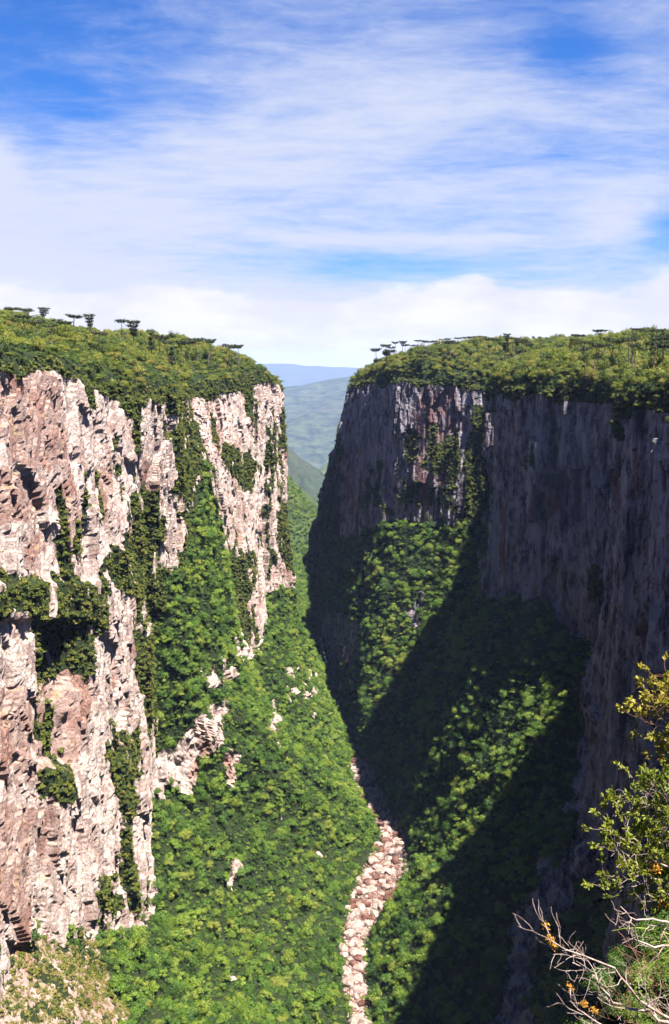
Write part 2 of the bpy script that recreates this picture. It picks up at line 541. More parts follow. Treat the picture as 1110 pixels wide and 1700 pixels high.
# station: rim, base, mid (None = straight), river distance, crest rise, crest offset
ST = [
    # ---- left side, far to near
    (Wp(-900, 2500, -60), Wp(-850, 2450, -300), None, 2650, 10, 100, 'L'),
    (Wp(-520, 1800, -50), Wp(-470, 1780, -280), None, 2100, 20, 100, 'L'),
    (Wp(-240, 1400, -42), Wp(-210, 1400, -270), None, 1600, 22, 90, 'L'),
    (Wp(-110, 1260, -42), Wp(-92, 1270, -275), None, 1400, 14, 60, 'L'),
    (P(468, 640, 1140), P(484, 978, 1135), P(508, 1060, 1150), 1240, 6, 25, 'L'),
    (P(448, 628, 1085), P(465, 975, 1095), None, 1130, 26, 60, 'L'),
    (P(430, 628, 1050), P(440, 985, 1060), P(500, 1110, 1060), 1030, 38, 80, 'L'),
    (P(395, 640, 985), P(432, 1075, 975), P(490, 1180, 985), 985, 50, 105, 'L'),
    (P(360, 650, 925), P(392, 1100, 915), P(470, 1220, 930), 950, 54, 110, 'L'),
    (P(335, 655, 880), P(365, 880, 850), P(400, 1130, 810), 920, 56, 120, 'L'),
    (P(302, 652, 850), P(335, 760, 830), P(370, 1150, 760), 880, 58, 140, 'L'),
    (P(292, 655, 715), P(298, 950, 715), P(345, 1190, 712), 840, 60, 150, 'L'),
    (P(268, 655, 680), P(270, 960, 690), P(300, 1200, 695), 815, 62, 160, 'L'),
    (P(240, 655, 655), P(250, 1190, 675), P(262, 1330, 668), 790, 62, 170, 'L'),
    (P(190, 650, 610), P(252, 1522, 600), P(400, 1560, 640), 720, 62, 180, 'L'),
    (P(120, 615, 555), P(205, 1545, 540), P(350, 1620, 590), 670, 38, 215, 'L'),
    (P(60, 602, 515), P(130, 1570, 490), P(330, 1680, 540), 620, 36, 230, 'L'),
    (P(0, 598, 480), P(45, 1535, 455), P(200, 1650, 480), 560, 34, 240, 'L'),
    (Wp(-172, 400, 0), Wp(-150, 395, -290), None, 480, 34, 240, 'L'),
    (Wp(-175, 270, 0), Wp(-145, 275, -260), None, 430, 25, 200, 'L'),
    (Wp(-120, 130, -4), Wp(-105, 140, -230), None, 380, 12, 150, 'H'),
    (Wp(-50, 30, -4), Wp(-48, 48, -190), None, 350, 4, 100, 'H'),
    (Wp(0, 0.9, -1.75), Wp(0, 24, -180), None, 332, 1, 80, 'H'),
    (Wp(45, 22, -6), Wp(44, 42, -180), None, 350, 3, 100, 'H'),
    (Wp(110, 105, -14), Wp(98, 120, -240), None, 380, 10, 120, 'H'),
    # ---- right side, near to far
    (Wp(165, 240, -18), Wp(145, 245, -280), None, 430, 20, 120, 'R'),
    (Wp(205, 340, -20), Wp(182, 342, -300), None, 480, 24, 120, 'R'),
    (Wp(168, 385, -20), Wp(150, 392, -320), Wp(138, 400, -340), 540, 26, 120, 'R'),
    (Wp(151, 430, -20), Wp(136, 436, -320), Wp(122, 445, -340), 560, 26, 120, 'R'),
    (Wp(166, 475, -20), Wp(148, 480, -315), Wp(125, 490, -335), 600, 26, 120, 'R'),
    (P(1125, 655, 515), P(1012, 1400, 535), P(880, 1440, 560), 640, 17, 120, 'R'),
    (P(1060, 655, 540), P(985, 1380, 555), P(860, 1440, 580), 665, 18, 120, 'R'),
    (P(1018, 655, 565), P(965, 1330, 580), P(850, 1420, 610), 700, 20, 120, 'R'),
    (Wp(226, 600, -22), Wp(200, 603, -255), Wp(130, 635, -320), 735, 20, 90, 'R'),
    (Wp(228, 645, -22), Wp(202, 650, -245), Wp(132, 690, -315), 770, 22, 90, 'R'),
    (P(1050, 650, 662), P(1030, 1075, 666), P(850, 1260, 700), 800, 26, 120, 'R'),
    (P(985, 648, 700), P(970, 1065, 706), P(820, 1230, 738), 830, 30, 120, 'R'),
    (P(900, 640, 748), P(890, 1020, 756), P(765, 1190, 790), 860, 34, 120, 'R'),
    (P(850, 636, 812), P(845, 990, 818), P(745, 1130, 845), 900, 36, 120, 'R'),
    (P(812, 640, 905), P(815, 935, 903), P(735, 1110, 925), 938, 38, 120, 'R'),
    (Wp(186, 950, -28), Wp(172, 955, -175), P(725, 1080, 965), 955, 38, 120, 'R'),
    (Wp(196, 1040, -28), Wp(180, 1030, -175), P(712, 1080, 1000), 970, 38, 120, 'R'),
    (P(805, 640, 1085), P(800, 870, 1060), P(690, 1080, 1025), 982, 38, 110, 'R'),
    (P(725, 632, 1112), P(725, 872, 1095), P(655, 1080, 1060), 992, 42, 120, 'R'),
    (P(655, 625, 1145), P(655, 860, 1130), P(620, 1085, 1090), 1006, 44, 120, 'R'),
    (P(612, 628, 1240), P(598, 890, 1215), P(577, 1095, 1150), 1045, 38, 100, 'R'),
    (P(590, 634, 1350), P(545, 900, 1370), P(535, 1040, 1380), 1300, 22, 60, 'R'),
    (P(581, 640, 1410), P(506, 935, 1440), P(512, 985, 1500), 1750, 14, 40, 'R'),
    (Wp(90, 1560, -45), Wp(60, 1600, -290), None, 1950, 20, 80, 'R'),
    (Wp(300, 1900, -50), Wp(240, 1900, -290), None, 2200, 20, 80, 'R'),
    (Wp(800, 2500, -60), Wp(750, 2450, -300), None, 2650, 10, 100, 'R'),
]
# arc length parameter along rim/base mean
rimK = np.array([s[0] for s in ST])
baseK = np.array([s[1] for s in ST])
midK = []
cenK = []
for s in ST:
    c = riv_at(s[3])
    side = 1 if s[6] == 'R' else -1
    if s[6] == 'H':
        side = 0
    midK.append(s[2])
    cenK.append((c, side))
bankK = np.array([(c[0] + sd * (c[3] * 0.95 + 0.8), c[1], c[2]) for c, sd in cenK])
centK = np.array([(c[0], c[1], c[2] - 2.0) for c, sd in cenK])
midK = np.array([m if m is not None else baseK[i] * 0.55 + bankK[i] * 0.45 - (0, 0, 18) for i, m in enumerate(midK)])
riseK = np.array([s[4] for s in ST], float)
offK = np.array([s[5] for s in ST], float)
isR = np.array([s[6] == 'R' for s in ST])
seg = np.linalg.norm(np.diff((rimK + baseK) / 2, axis=0), axis=1)
S = np.concatenate(([0], np.cumsum(seg)))
# sampling density: finer where the photograph shows the wall
yv = (rimK[:, 1] + baseK[:, 1]) / 2
dens = np.where((yv > 300) & (yv < 1430), 1.45, 7.0)
svals = [0.0]
for i in range(len(seg)):
    d = max(dens[i], dens[i + 1]) if (yv[i] < 300 or yv[i] > 1430 or yv[i + 1] < 300 or yv[i + 1] > 1430) else 1.45
    dd = min(d, 1.45 + 0.0 * d) if d < 2 else d
    n = max(2, int(math.ceil(seg[i] / dd)))
    svals += list(S[i] + seg[i] * (np.arange(n) + 1) / n)
s_arr = np.array(svals)
C = len(s_arr)
# uneven station spacing: smooth interpolation by sampling linearly and blurring along s a little


def along(K, blur=5.0):
    lin = np.stack([np.interp(s_arr, S, K[:, k]) for k in range(K.shape[1])], 1)
    if blur <= 0:
        return lin
    ua = np.arange(0, S[-1], 1.5)
    u = np.stack([np.interp(ua, S, K[:, k]) for k in range(K.shape[1])], 1)
    w = int(blur / 1.5)
    kern = np.hanning(2 * w + 3)
    kern /= kern.sum()
    up = np.pad(u, ((w + 1, w + 1), (0, 0)), mode='edge')
    u = np.stack([np.convolve(up[:, k], kern, mode='valid') for k in range(K.shape[1])], 1)
    return np.stack([np.interp(s_arr, ua, u[:, k]) for k in range(K.shape[1])], 1)


rim = along(rimK, 7)
base = along(baseK, 9)
mid = along(midK, 22)
bank = along(bankK, 30)
cent = along(centK, 30)
rise = along(riseK[:, None], 60)[:, 0]
off = along(offK[:, None], 60)[:, 0]
# keep the camera's own perch exact
sH = S[[i for i, s in enumerate(ST) if abs(s[0][0]) < 1e-6][0]]
near_w = np.exp(-((s_arr - sH) / 10.0) ** 2)[:, None]
rim = rim * (1 - near_w) + np.array((0, 0.9, -1.75)) * near_w + near_w * np.stack(((s_arr - sH) * 0.95, np.zeros(C), np.zeros(C)), 1)
# outward direction of the plateau from a blurred rim
rs = along(rimK, 120)
tg = np.gradient(rs[:, :2], axis=0)
tg /= np.linalg.norm(tg, axis=1)[:, None] + 1e-9
outw = np.stack((-tg[:, 1], tg[:, 0]), 1)
# make sure it points away from the canyon
cen_mean = cent[:, :2]
sgn = np.sign(((rs[:, :2] - cen_mean) * outw).sum(1))
outw *= np.where(sgn == 0, 1, sgn)[:, None]
for _ in range(3):
    k = np.ones(61) / 61
    outw = np.stack([np.convolve(np.pad(outw[:, j], 30, mode='edge'), k, 'valid') for j in (0, 1)], 1)
    outw /= np.linalg.norm(outw, axis=1)[:, None]

offs = np.array([4000, 2000, 1100, 700, 450, 320, 240, 190, 155, 128, 106, 88, 72, 58, 46, 36, 27, 19, 13, 8, 4, 1.6], float)
rows, tpar = [], []       # tpar: 0..1 plateau(<0), 0-1 cliff, 1-2 upper talus, 2-3 lower talus, 3-4 riverbed
for d in offs:
    w = float(sstep(np.array([d]), 8, 130)[0])
    b2 = rim[:, :2] * (1 - w) + rs[:, :2] * w + outw * d
    hh = rise * np.clip(d / off, 0, 1) ** 0.45
    fall = np.clip((d - 450) / 1500, 0, 1)
    z = rim[:, 2] * (1 - w) + rs[:, 2] * w + hh * (1 - fall) - 15 * fall
    rows.append(np.column_stack((b2, z)))
    tpar.append(-d)
NPL = len(rows)


def quad_rows(a, b, n, lo, hi, skip_first=False, bow=None):
    for i in range(n):
        t = i / n
        if skip_first and i == 0:
            continue
        p = a * (1 - t) + b * t
        if bow is not None:
            p = p + bow * (4 * t * (1 - t))
        rows.append(p)
        tpar.append(lo + (hi - lo) * t)


quad_rows(rim, base, 200, 0, 1)
quad_rows(base, mid, 110, 1, 2)
quad_rows(mid, bank, 120, 2, 3)
quad_rows(bank, cent, 4, 3, 4)
rows.append(cent)
tpar.append(4.0)
G = np.array(rows)                       # (R, C, 3)
tp = np.repeat(np.array(tpar)[:, None], C, 1)
R_, C_ = G.shape[:2]
sv = np.repeat(s_arr[None], R_, 0)
is_right = np.interp(s_arr, S, isR.astype(float)) > 0.5
is_right = np.repeat(is_right[None], R_, 0)


def normals(G):
    du = np.gradient(G, axis=1)
    dv = np.gradient(G, axis=0)
    n = np.cross(du, dv)
    n /= np.linalg.norm(n, axis=2)[..., None] + 1e-9
    return n


def blur_grid(A, r, axis):
    k = np.ones(2 * r + 1) / (2 * r + 1)
    return np.apply_along_axis(lambda v: np.convolve(np.pad(v, r, mode='edge'), k, 'valid'), axis, A)


Nn = normals(G)
# point into the void
c0 = np.stack((np.repeat(cent[None, :, 0], R_, 0), np.repeat(cent[None, :, 1], R_, 0)), 2)
sg = np.sign(np.median(((c0 - G[..., :2]) * Nn[..., :2]).sum(2)[NPL + 20:NPL + 180]))
Nn *= sg
FLIP = sg < 0
flat_p = G.reshape(-1, 3)
PX, PY = proj(flat_p)
tpf = tp.reshape(-1)
rightf = is_right.reshape(-1)
wob = 22.0 * fbm(flat_p * (0.075, 0.075, 0.04), 4, 31)
wob2 = 34.0 * fbm(flat_p * (0.075, 0.075, 0.03) + 40, 4, 77)
QX, QY = PX + wob, PY + wob2

# plants growing on the left cliff and bare rock in its slope, traced on the wall
VEG_L = [
    [(-60, 560), (0, 597), (92, 602), (118, 630), (130, 682), (150, 680), (165, 640), (186, 632), (196, 668), (215, 695), (235, 670), (258, 665), (275, 645), (300, 625), (318, 650), (345, 655), (375, 640), (400, 632), (440, 618), (472, 638), (480, 500), (-60, 480)],
    [(285, 670), (312, 665), (325, 720), (345, 790), (350, 840), (300, 835), (287, 800), (284, 740)],
    [(358, 742), (388, 735), (420, 760), (425, 800), (400, 815), (378, 790)],
    [(300, 850), (345, 835), (368, 880), (385, 930), (402, 915), (428, 918), (432, 960), (405, 1000), (420, 1040), (398, 1098), (372, 1130), (385, 1185), (340, 1195), (310, 1190), (290, 1230), (252, 1245), (237, 1180), (226, 1100), (222, 1000), (240, 960), (268, 940), (296, 960)],
    [(200, 830), (243, 800), (265, 850), (262, 930), (240, 1000), (215, 1000), (190, 970), (165, 1005), (157, 965), (190, 900)],
    [(-40, 965), (60, 955), (140, 970), (167, 1010), (160, 1072), (100, 1068), (60, 1025), (-40, 1015)],
    [(50, 1150), (98, 1140), (120, 1290), (70, 1250)],
    [(30, 1000), (160, 1040), (150, 1120), (95, 1130), (60, 1090), (40, 1050)],
    [(50, 1080), (80, 1090), (95, 1200), (60, 1200)],
    [(188, 1200), (226, 1210), (228, 1300), (224, 1350), (195, 1335), (185, 1260)],
    [(462, 830), (487, 830), (489, 980), (474, 965)],
    [(443, 690), (452, 720), (447, 850), (438, 780)],
    [(458, 700), (466, 710), (466, 830), (460, 820)],
    [(118, 905), (142, 905), (144, 930), (116, 930)],
    [(60, 1275), (135, 1290), (122, 1345), (70, 1330)],
    [(150, 1455), (225, 1440), (228, 1500), (160, 1520)],
    [(402, 915), (430, 918), (432, 962), (410, 975)],
    [(186, 720), (196, 718), (200, 800), (190, 800)],
]
ROCK_L = [
    [(236, 1185), (262, 1235), (300, 1240), (320, 1185), (375, 1180), (372, 1228), (330, 1240), (312, 1312), (268, 1322), (234, 1312)],
    [(176, 1010), (212, 1000), (226, 1110), (236, 1190), (240, 1312), (226, 1300), (222, 1200), (186, 1190)],
    [(400, 985), (443, 975), (440, 1060), (428, 1088), (395, 1098)],
    [(340, 1105), (382, 1108), (388, 1135), (350, 1140)],
    [(480, 1108), (492, 1112), (492, 1160), (482, 1150)],
    [(513, 1110), (522, 1112), (522, 1180), (512, 1170)],
    [(448, 1165), (458, 1165), (462, 1240), (450, 1250)],
    [(365, 1240), (388, 1250), (388, 1300), (370, 1310)],
    [(380, 1440), (392, 1440), (390, 1480), (380, 1480)],
    [(240, 1500), (255, 1480), (258, 1530), (200, 1550), (160, 1560), (60, 1560), (60, 1500)],
]
VEG_R = [
    [(700, 770), (735, 740), (800, 690), (812, 760), (808, 870), (700, 872), (690, 850), (740, 800)],
    [(655, 800), (695, 795), (700, 835), (655, 850)],
    [(665, 722), (722, 715), (720, 762), (672, 765)],
    [(775, 675), (812, 672), (812, 722), (780, 722)],
    [(545, 690), (572, 690), (560, 900), (490, 1010), (500, 940), (535, 830)],
    [(1005, 640), (1045, 655), (1030, 720), (1015, 720)],
    [(620, 770), (640, 765), (640, 850), (615, 850)],
]
ROCK_R = [
    [(530, 1010), (590, 1020), (600, 1060), (570, 1110), (532, 1110)],
    [(990, 1030), (1110, 1030), (1110, 1400), (1000, 1480), (950, 1440), (955, 1330)],
    [(850, 1540), (895, 1440), (950, 1400), (950, 1470), (900, 1560), (875, 1760), (815, 1760)],
    [(790, 900), (870, 960), (980, 1010), (980, 1060), (860, 1050), (815, 1000)],
    [(680, 1000), (700, 990), (700, 1040), (685, 1040)],
]


def anyin(X, Y, polys):
    r = np.zeros(X.shape, bool)
    for p in polys:
        r |= inpoly(X, Y, p)
    return r


veg = np.zeros(len(flat_p), np.float32)
veg[tpf < 0.0] = 1
tal = (tpf >= 1.0) & (tpf < 3.05)
veg[tal] = 1
cliff = (tpf >= 0) & (tpf < 1)
front_l = (~rightf) & (flat_p[:, 1] > 300) & (flat_p[:, 1] < 1160)
front_r = rightf & (flat_p[:, 1] > 430)
vl = anyin(QX, QY, VEG_L) & front_l
vr = anyin(QX, QY, VEG_R) & front_r
holes = fbm(flat_p * (0.10, 0.10, 0.03), 3, 15) > 0.30
veg[cliff & (vl | vr) & ~holes] = 1
# scattered tufts along vertical cracks and ledges everywhere on the walls
crack = fbm(flat_p * (0.07, 0.07, 0.012), 3, 5)
patch = fbm(flat_p * (0.02, 0.02, 0.013), 3, 8)
tuft = cliff & (crack > 0.30 + 0.22 * rightf) & (patch > -0.10)
veg[tuft] = 0.8
# rim drape
rz = np.repeat(rim[None, :, 2], R_, 0).reshape(-1)
drape = 3 + 9 * (0.5 + 0.9 * fbm(np.column_stack((sv.reshape(-1) * 0.05, np.zeros(len(flat_p)), np.zeros(len(flat_p)))), 3, 3))
drape = np.where(rightf, drape + 2, drape * 0.7)
veg[cliff & (flat_p[:, 2] > rz - drape)] = 1
rk = (anyin(QX, QY, ROCK_L) & front_l) | (anyin(QX, QY, ROCK_R) & front_r)
veg[rk & tal] = 0
bare = tal & (fbm(flat_p * (0.07, 0.07, 0.018), 3, 91) > 0.62) & (~rightf)
veg[bare] = 0.1
veg[(tpf >= 3.05) & (flat_p[:, 1] < 1025)] = 0
veg[(tpf >= 3.05) & (flat_p[:, 1] >= 1025)] = 1
veg[(np.abs(flat_p[:, 0]) < 30) & (flat_p[:, 1] < 40)] = 0.2
DRY = [(-200, 1530), (60, 1560), (150, 1570), (180, 1620), (200, 1720), (-200, 1800)]
DX, DY = PX + 3 * wob, PY + 1.6 * wob2
dry = (inpoly(DX, DY, DRY) & front_l & tal).astype(np.float32)
RUST = [[(0, 600), (60, 600), (100, 660), (120, 740), (80, 790), (30, 760), (0, 700)], [(-20, 760), (60, 790), (80, 840), (40, 870), (-20, 860)],
        [(290, 620), (312, 620), (312, 665), (295, 660)], [(40, 900), (75, 890), (80, 930), (50, 935)], [(45, 1020), (150, 1060), (130, 1290), (60, 1290)],
        [(0, 1130), (45, 1150), (50, 1290), (0, 1250)], [(-10, 1330), (60, 1340), (40, 1520), (-10, 1540)], [(700, 640), (780, 640), (720, 840), (690, 820)]]
veg[(dry > 0.5) & (fbm(flat_p * 0.15, 3, 55) > -0.12)] = 0.12
rust = anyin(QX, QY, RUST).astype(np.float32)

rust = np.maximum(rust, dry * 0.7)
# displacement
print('loft', R_, C_, round(time.time() - T0, 1))
dist_cam = np.linalg.norm(flat_p, axis=1)
seen = ((tpf >= 0) & (tpf < 1.05)) | rk
amp = np.zeros(len(flat_p), np.float32)
idx = np.where(seen)[0]
q = flat_p[idx]
rgt = rightf[idx]
d1 = facets(q / (24, 24, 75) + 0.3 * fbm(q * 0.02, 2, 3)[:, None], 2.8, 2.2, 1)
w2 = 0.35 * fbm(q * 0.06, 2, 13)[:, None]
d2 = facets(q / (7.5, 7.5, 27) + w2, 1.5, 2.2, 2)
d3 = facets(q / (2.9, 2.9, 8.5) + w2, 0.65, 0.9, 3)
fl2 = facets(np.column_stack((q[:, 0] / 4.2, q[:, 1] / 4.2, q[:, 2] / 60)) + w2 * 0.4, 0.8, 1.0, 16)
col_ = facets(np.column_stack((q[:, 0] / 6.5, q[:, 1] / 6.5, q[:, 2] / 130)), 1.6, 1.2, 6)
talr = tal[idx] if False else ((tpf[idx] > 1.0) & (tpf[idx] < 3.05))
d2 = np.where(talr, facets(q / (5, 5, 7), 1.6, 1.0, 72), d2)
d3 = np.where(talr, facets(q / (2.2, 2.2, 3.0), 0.5, 0.5, 73), d3)
dsp = d1 + d2 + d3 + fl2 * sstep(PX[idx], 90, 180) + 2.2 * fbm(q * (0.03, 0.03, 0.012), 3, 9)
dsr = d1 * 1.5 + d2 * 0.6 + d3 * 0.7 + col_ * 1.2 + 2.5 * facets(np.column_stack((q[:, 0] / 16, q[:, 1] / 16, q[:, 2] / 160)), 1.0, 1.0, 36) + 1.5 * fbm(q * (0.03, 0.03, 0.012), 3, 9)
amp[idx] = np.where(rgt, dsr, dsp)
# ledge and the deep shaded alcove below it on the near left wall
AX, AY = PX + 0.8 * wob, PY + 0.8 * wob2
alc = sstep(np.minimum.reduce([AX - 50, 135 - AX, AY - 1030, (1290 - AY) * 0.6]), 0, 26)
alc *= (front_l & cliff)
amp -= 9 * alc
led = sstep(np.minimum.reduce([PX + 60, 165 - PX, PY - 960, 1035 - PY]), 0, 12) * (front_l & cliff)
amp += 4 * led
# talus: gullies running downslope and hummocks
s_f = sv.reshape(-1)
tt = np.clip(tpf, 1, 3)
gl = fbm(np.column_stack((s_f * 0.022, tt * 0.55, np.zeros(len(s_f)))), 3, 21)
hum = fbm(flat_p * 0.03, 3, 23)
ta = sstep(tpf, 1.0, 1.4) * (1 - sstep(tpf, 2.55, 3.0))
amp += tal * ta * (11 * gl + 5 * hum)
amp[tpf > 3] = 0
pl = (tpf < 0)
amp_z = np.where(pl, 9 * fbm(flat_p * 0.018, 3, 41) * sstep(-tpf, 5, 60), 0)
fade = sstep(dist_cam, 60, 160)
rimfade = np.where(tpf >= 0, sstep(tpf, -0.001, 0.02), 0)
amp *= fade * rimfade
Nf = Nn.reshape(-1, 3)
Nh = Nf.copy()
Nh[:, 2] *= np.where(tal, 1, 0.3)
newp = flat_p + Nh * amp[:, None]
newp[:, 2] += amp_z * fade
# the vegetated spurs of the right slope stand out into the light
SPURS = [((P(978, 1070, 770)), P(700, 1420, 800), 34, 28), (P(900, 1230, 740), P(720, 1500, 740), 20, 24), ]
for a, b, hgt, wd in SPURS:
    ab = (b - a)[:2]
    L2 = (ab ** 2).sum()
    t = ((newp[:, :2] - a[:2]) @ ab) / L2
    cl = np.clip(t, 0, 1)
    dd = np.linalg.norm(newp[:, :2] - (a[:2] + cl[:, None] * ab), axis=1)
    newp[:, 2] += np.where(rightf & (tpf > 0.9) & (tpf < 2.95), hgt * np.exp(-(dd / wd) ** 2) * (1 - 0.6 * cl), 0)
G2 = newp.reshape(R_, C_, 3)
vegG = veg.reshape(R_, C_)

# split in left wall, head and right wall of the canyon
iL = int(np.searchsorted(s_arr, S[18]))
iR = int(np.searchsorted(s_arr, S[27]))
for nm, a, b, mt in (('left_canyon_wall', 0, iL, 'cliff_sun'), ('canyon_head', iL, iR, 'cliff_shade_toned'), ('right_canyon_wall', iR, C_ - 1, 'cliff_shade_toned')):
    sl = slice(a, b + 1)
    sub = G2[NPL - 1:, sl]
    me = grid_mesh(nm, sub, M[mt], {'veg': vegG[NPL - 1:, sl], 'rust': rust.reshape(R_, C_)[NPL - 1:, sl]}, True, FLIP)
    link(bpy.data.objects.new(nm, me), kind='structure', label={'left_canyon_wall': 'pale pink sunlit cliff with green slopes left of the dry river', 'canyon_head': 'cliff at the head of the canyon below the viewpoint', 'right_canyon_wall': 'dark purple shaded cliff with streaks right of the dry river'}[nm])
    st = 3 if nm == 'canyon_head' else 4
    cols = list(range(a, b + 1, st))
    if cols[-1] != b:
        cols.append(b)
    subp = G2[:NPL][:, cols]
    nm2 = {'left_canyon_wall': 'left_plateau', 'canyon_head': 'plateau_at_head', 'right_canyon_wall': 'right_plateau'}[nm]
    me = grid_mesh(nm2, subp, M['cliff_shade_toned'], {'veg': np.ones(subp.shape[:2])}, False, FLIP)
    link(bpy.data.objects.new(nm2, me), kind='structure', label='green forested plateau top')
print('walls', round(time.time() - T0, 1))

# ------------------------------------------------------------------ riverbed
NR = 420
ry = np.concatenate((np.linspace(330, 560, 40), np.linspace(562, 1030, NR)))
hw = np.interp(ry, riv[:, 1], riv[:, 3]) * 0.95 + 0.8 + 3.2 * np.interp(np.arange(len(ry)), np.arange(0, len(ry), 6), rng.normal(size=len(range(0, len(ry), 6))) * 0.6)
hw = np.maximum(hw, 3)
rc = np.stack([np.interp(ry, riv[:, 1], riv[:, k]) for k in (0, 1, 2)], 1)
u = np.linspace(-1, 1, 31)
RG = np.zeros((len(ry), 31, 3))
RG[..., 0] = rc[:, None, 0] + u[None] * hw[:, None]
RG[..., 1] = rc[:, None, 1]
RG[..., 2] = rc[:, None, 2] + 1.2 - 1.6 * np.abs(u[None]) ** 4
RG[..., 2] += (0.9 * fbm(RG.reshape(-1, 3) * (0.25, 0.25, 0), 3, 51).reshape(len(ry), 31)) * (1 - np.abs(u) ** 6)
me = grid_mesh('riverbed', RG, M['river'], None, False)
link(bpy.data.objects.new('riverbed', me), kind='structure', label='dry stony riverbed at the bottom of the canyon')


# ------------------------------------------------------------------ foliage prototypes
def tube(pts, radii, n=6):
    """returns verts, faces of a tapered tube"""
    pts = [Vector(p) for p in pts]
    V, Fc = [], []
    prev = None
    for i, p in enumerate(pts):
        d = (pts[min(i + 1, len(pts) - 1)] - pts[max(i - 1, 0)]).normalized()
        a = d.orthogonal().normalized() if prev is None else (prev - d * prev.dot(d)).normalized()
        prev = a
        b = d.cross(a)
        for k in range(n):
            t = 2 * math.pi * k / n
            V.append(p + (a * math.cos(t) + b * math.sin(t)) * radii[i])
    for i in range(len(pts) - 1):
        for k in range(n):
            k2 = (k + 1) % n
            Fc.append((i * n + k, i * n + k2, (i + 1) * n + k2, (i + 1) * n + k))
    V.append(pts[-1])
    for k in range(n):
        Fc.append(((len(pts) - 1) * n + k, (len(pts) - 1) * n + (k + 1) % n, len(V) - 1))
    return V, Fc


def leaf_quads(c, nrm, size, rg, aspect=0.75):
    """quads centred at c, facing roughly nrm"""
    n = len(c)
    nn = nrm + rg.normal(size=(n, 3)) * 0.42
    nn /= np.linalg.norm(nn, axis=1)[:, None]
    a = np.cross(nn, rg.normal(size=(n, 3)))
    a /= np.linalg.norm(a, axis=1)[:, None]
    b = np.cross(nn, a)
    s = (size * (0.6 + 0.8 * rg.random(n)))[:, None]
    a = a * s
    b = b * s * aspect
    return np.stack((c - a - b * 0.25, c - b, c + a + b * 0.2, c + b), 1)


def crown_mesh(name, mat, seed, lumps=9, nq=620, tall=0.75, size=0.085):
    """unit crown: leaf sprays spread over a cluster of uneven lumps"""
    rg = np.random.default_rng(seed)
    cs, rr = [], []
    for i in range(lumps):
        a = rg.random() * 2 * math.pi
        r = math.sqrt(rg.random()) * 0.62
        z = tall * (0.35 + 0.55 * rg.random()) - r * 0.35
        cs.append((r * math.cos(a), r * math.sin(a), z))
        rr.append(0.26 + 0.2 * rg.random())
    cs, rr = np.array(cs), np.array(rr)
    k = rg.integers(0, lumps, nq)
    d = rg.normal(size=(nq, 3))
    rr = rr * np.exp(rg.normal(size=lumps) * 0.22)
    d[:, 2] = np.abs(d[:, 2]) * 0.9 - 0.25
    d /= np.linalg.norm(d, axis=1)[:, None]
    rad = rr[k] * (0.66 + 0.5 * rg.random(nq) ** 1.3)
    c = cs[k] + d * rad[:, None] * (1, 1, 0.8)
    return quads_mesh(name, leaf_quads(c, d + (0, 0, 0.35), np.full(nq, size), rg), mat)


def make_proto(name, me):
    o = bpy.data.objects.new(name, me)
    return o


def gn_scatter(name, pts, scl, rot, idx, protos, label, zs=None):
    """one mass of plants: points carry scale, turn and kind; geometry nodes put the plant meshes on them"""
    me = bpy.data.meshes.new(name)
    n = len(pts)
    me.vertices.add(n)
    me.vertices.foreach_set('co', pts.reshape(-1).astype(np.float32))
    a = me.attributes.new('scl', 'FLOAT_VECTOR', 'POINT')
    a.data.foreach_set('vector', scl.reshape(-1).astype(np.float32))
    a = me.attributes.new('rot', 'FLOAT_VECTOR', 'POINT')
    a.data.foreach_set('vector', rot.reshape(-1).astype(np.float32))
    a = me.attributes.new('kindidx', 'INT', 'POINT')
    a.data.foreach_set('value', idx.astype(np.int32))
    o = link(bpy.data.objects.new(name, me), kind='stuff', label=label)
    ng = bpy.data.node_groups.new(name + '_nodes', 'GeometryNodeTree')
    ng.interface.new_socket('Geometry', in_out='INPUT', socket_type='NodeSocketGeometry')
    ng.interface.new_socket('Geometry', in_out='OUTPUT', socket_type='NodeSocketGeometry')
    gi = ng.nodes.new('NodeGroupInput')
    go = ng.nodes.new('NodeGroupOutput')
    iop = ng.nodes.new('GeometryNodeInstanceOnPoints')
    j = ng.nodes.new('GeometryNodeJoinGeometry')
    for pr in reversed(protos):
        oi = ng.nodes.new('GeometryNodeObjectInfo')
        oi.inputs['Object'].default_value = pr
        oi.inputs['As Instance'].default_value = True
        ng.links.new(oi.outputs['Geometry'], j.inputs[0])
    ng.links.new(gi.outputs[0], iop.inputs['Points'])
    ng.links.new(j.outputs[0], iop.inputs['Instance'])
    iop.inputs['Pick Instance'].default_value = True
    for nm, typ, sock in (('scl', 'FLOAT_VECTOR', 'Scale'), ('rot', 'FLOAT_VECTOR', 'Rotation'), ('kindidx', 'INT', 'Instance Index')):
        na = ng.nodes.new('GeometryNodeInputNamedAttribute')
        na.data_type = typ
        na.inputs['Name'].default_value = nm
        src = na.outputs[0]
        ng.links.new(src, iop.inputs[sock])
    ng.links.new(iop.outputs[0], go.inputs[0])
    md = o.modifiers.new('scatter', 'NODES')
    md.node_group = ng
    return o


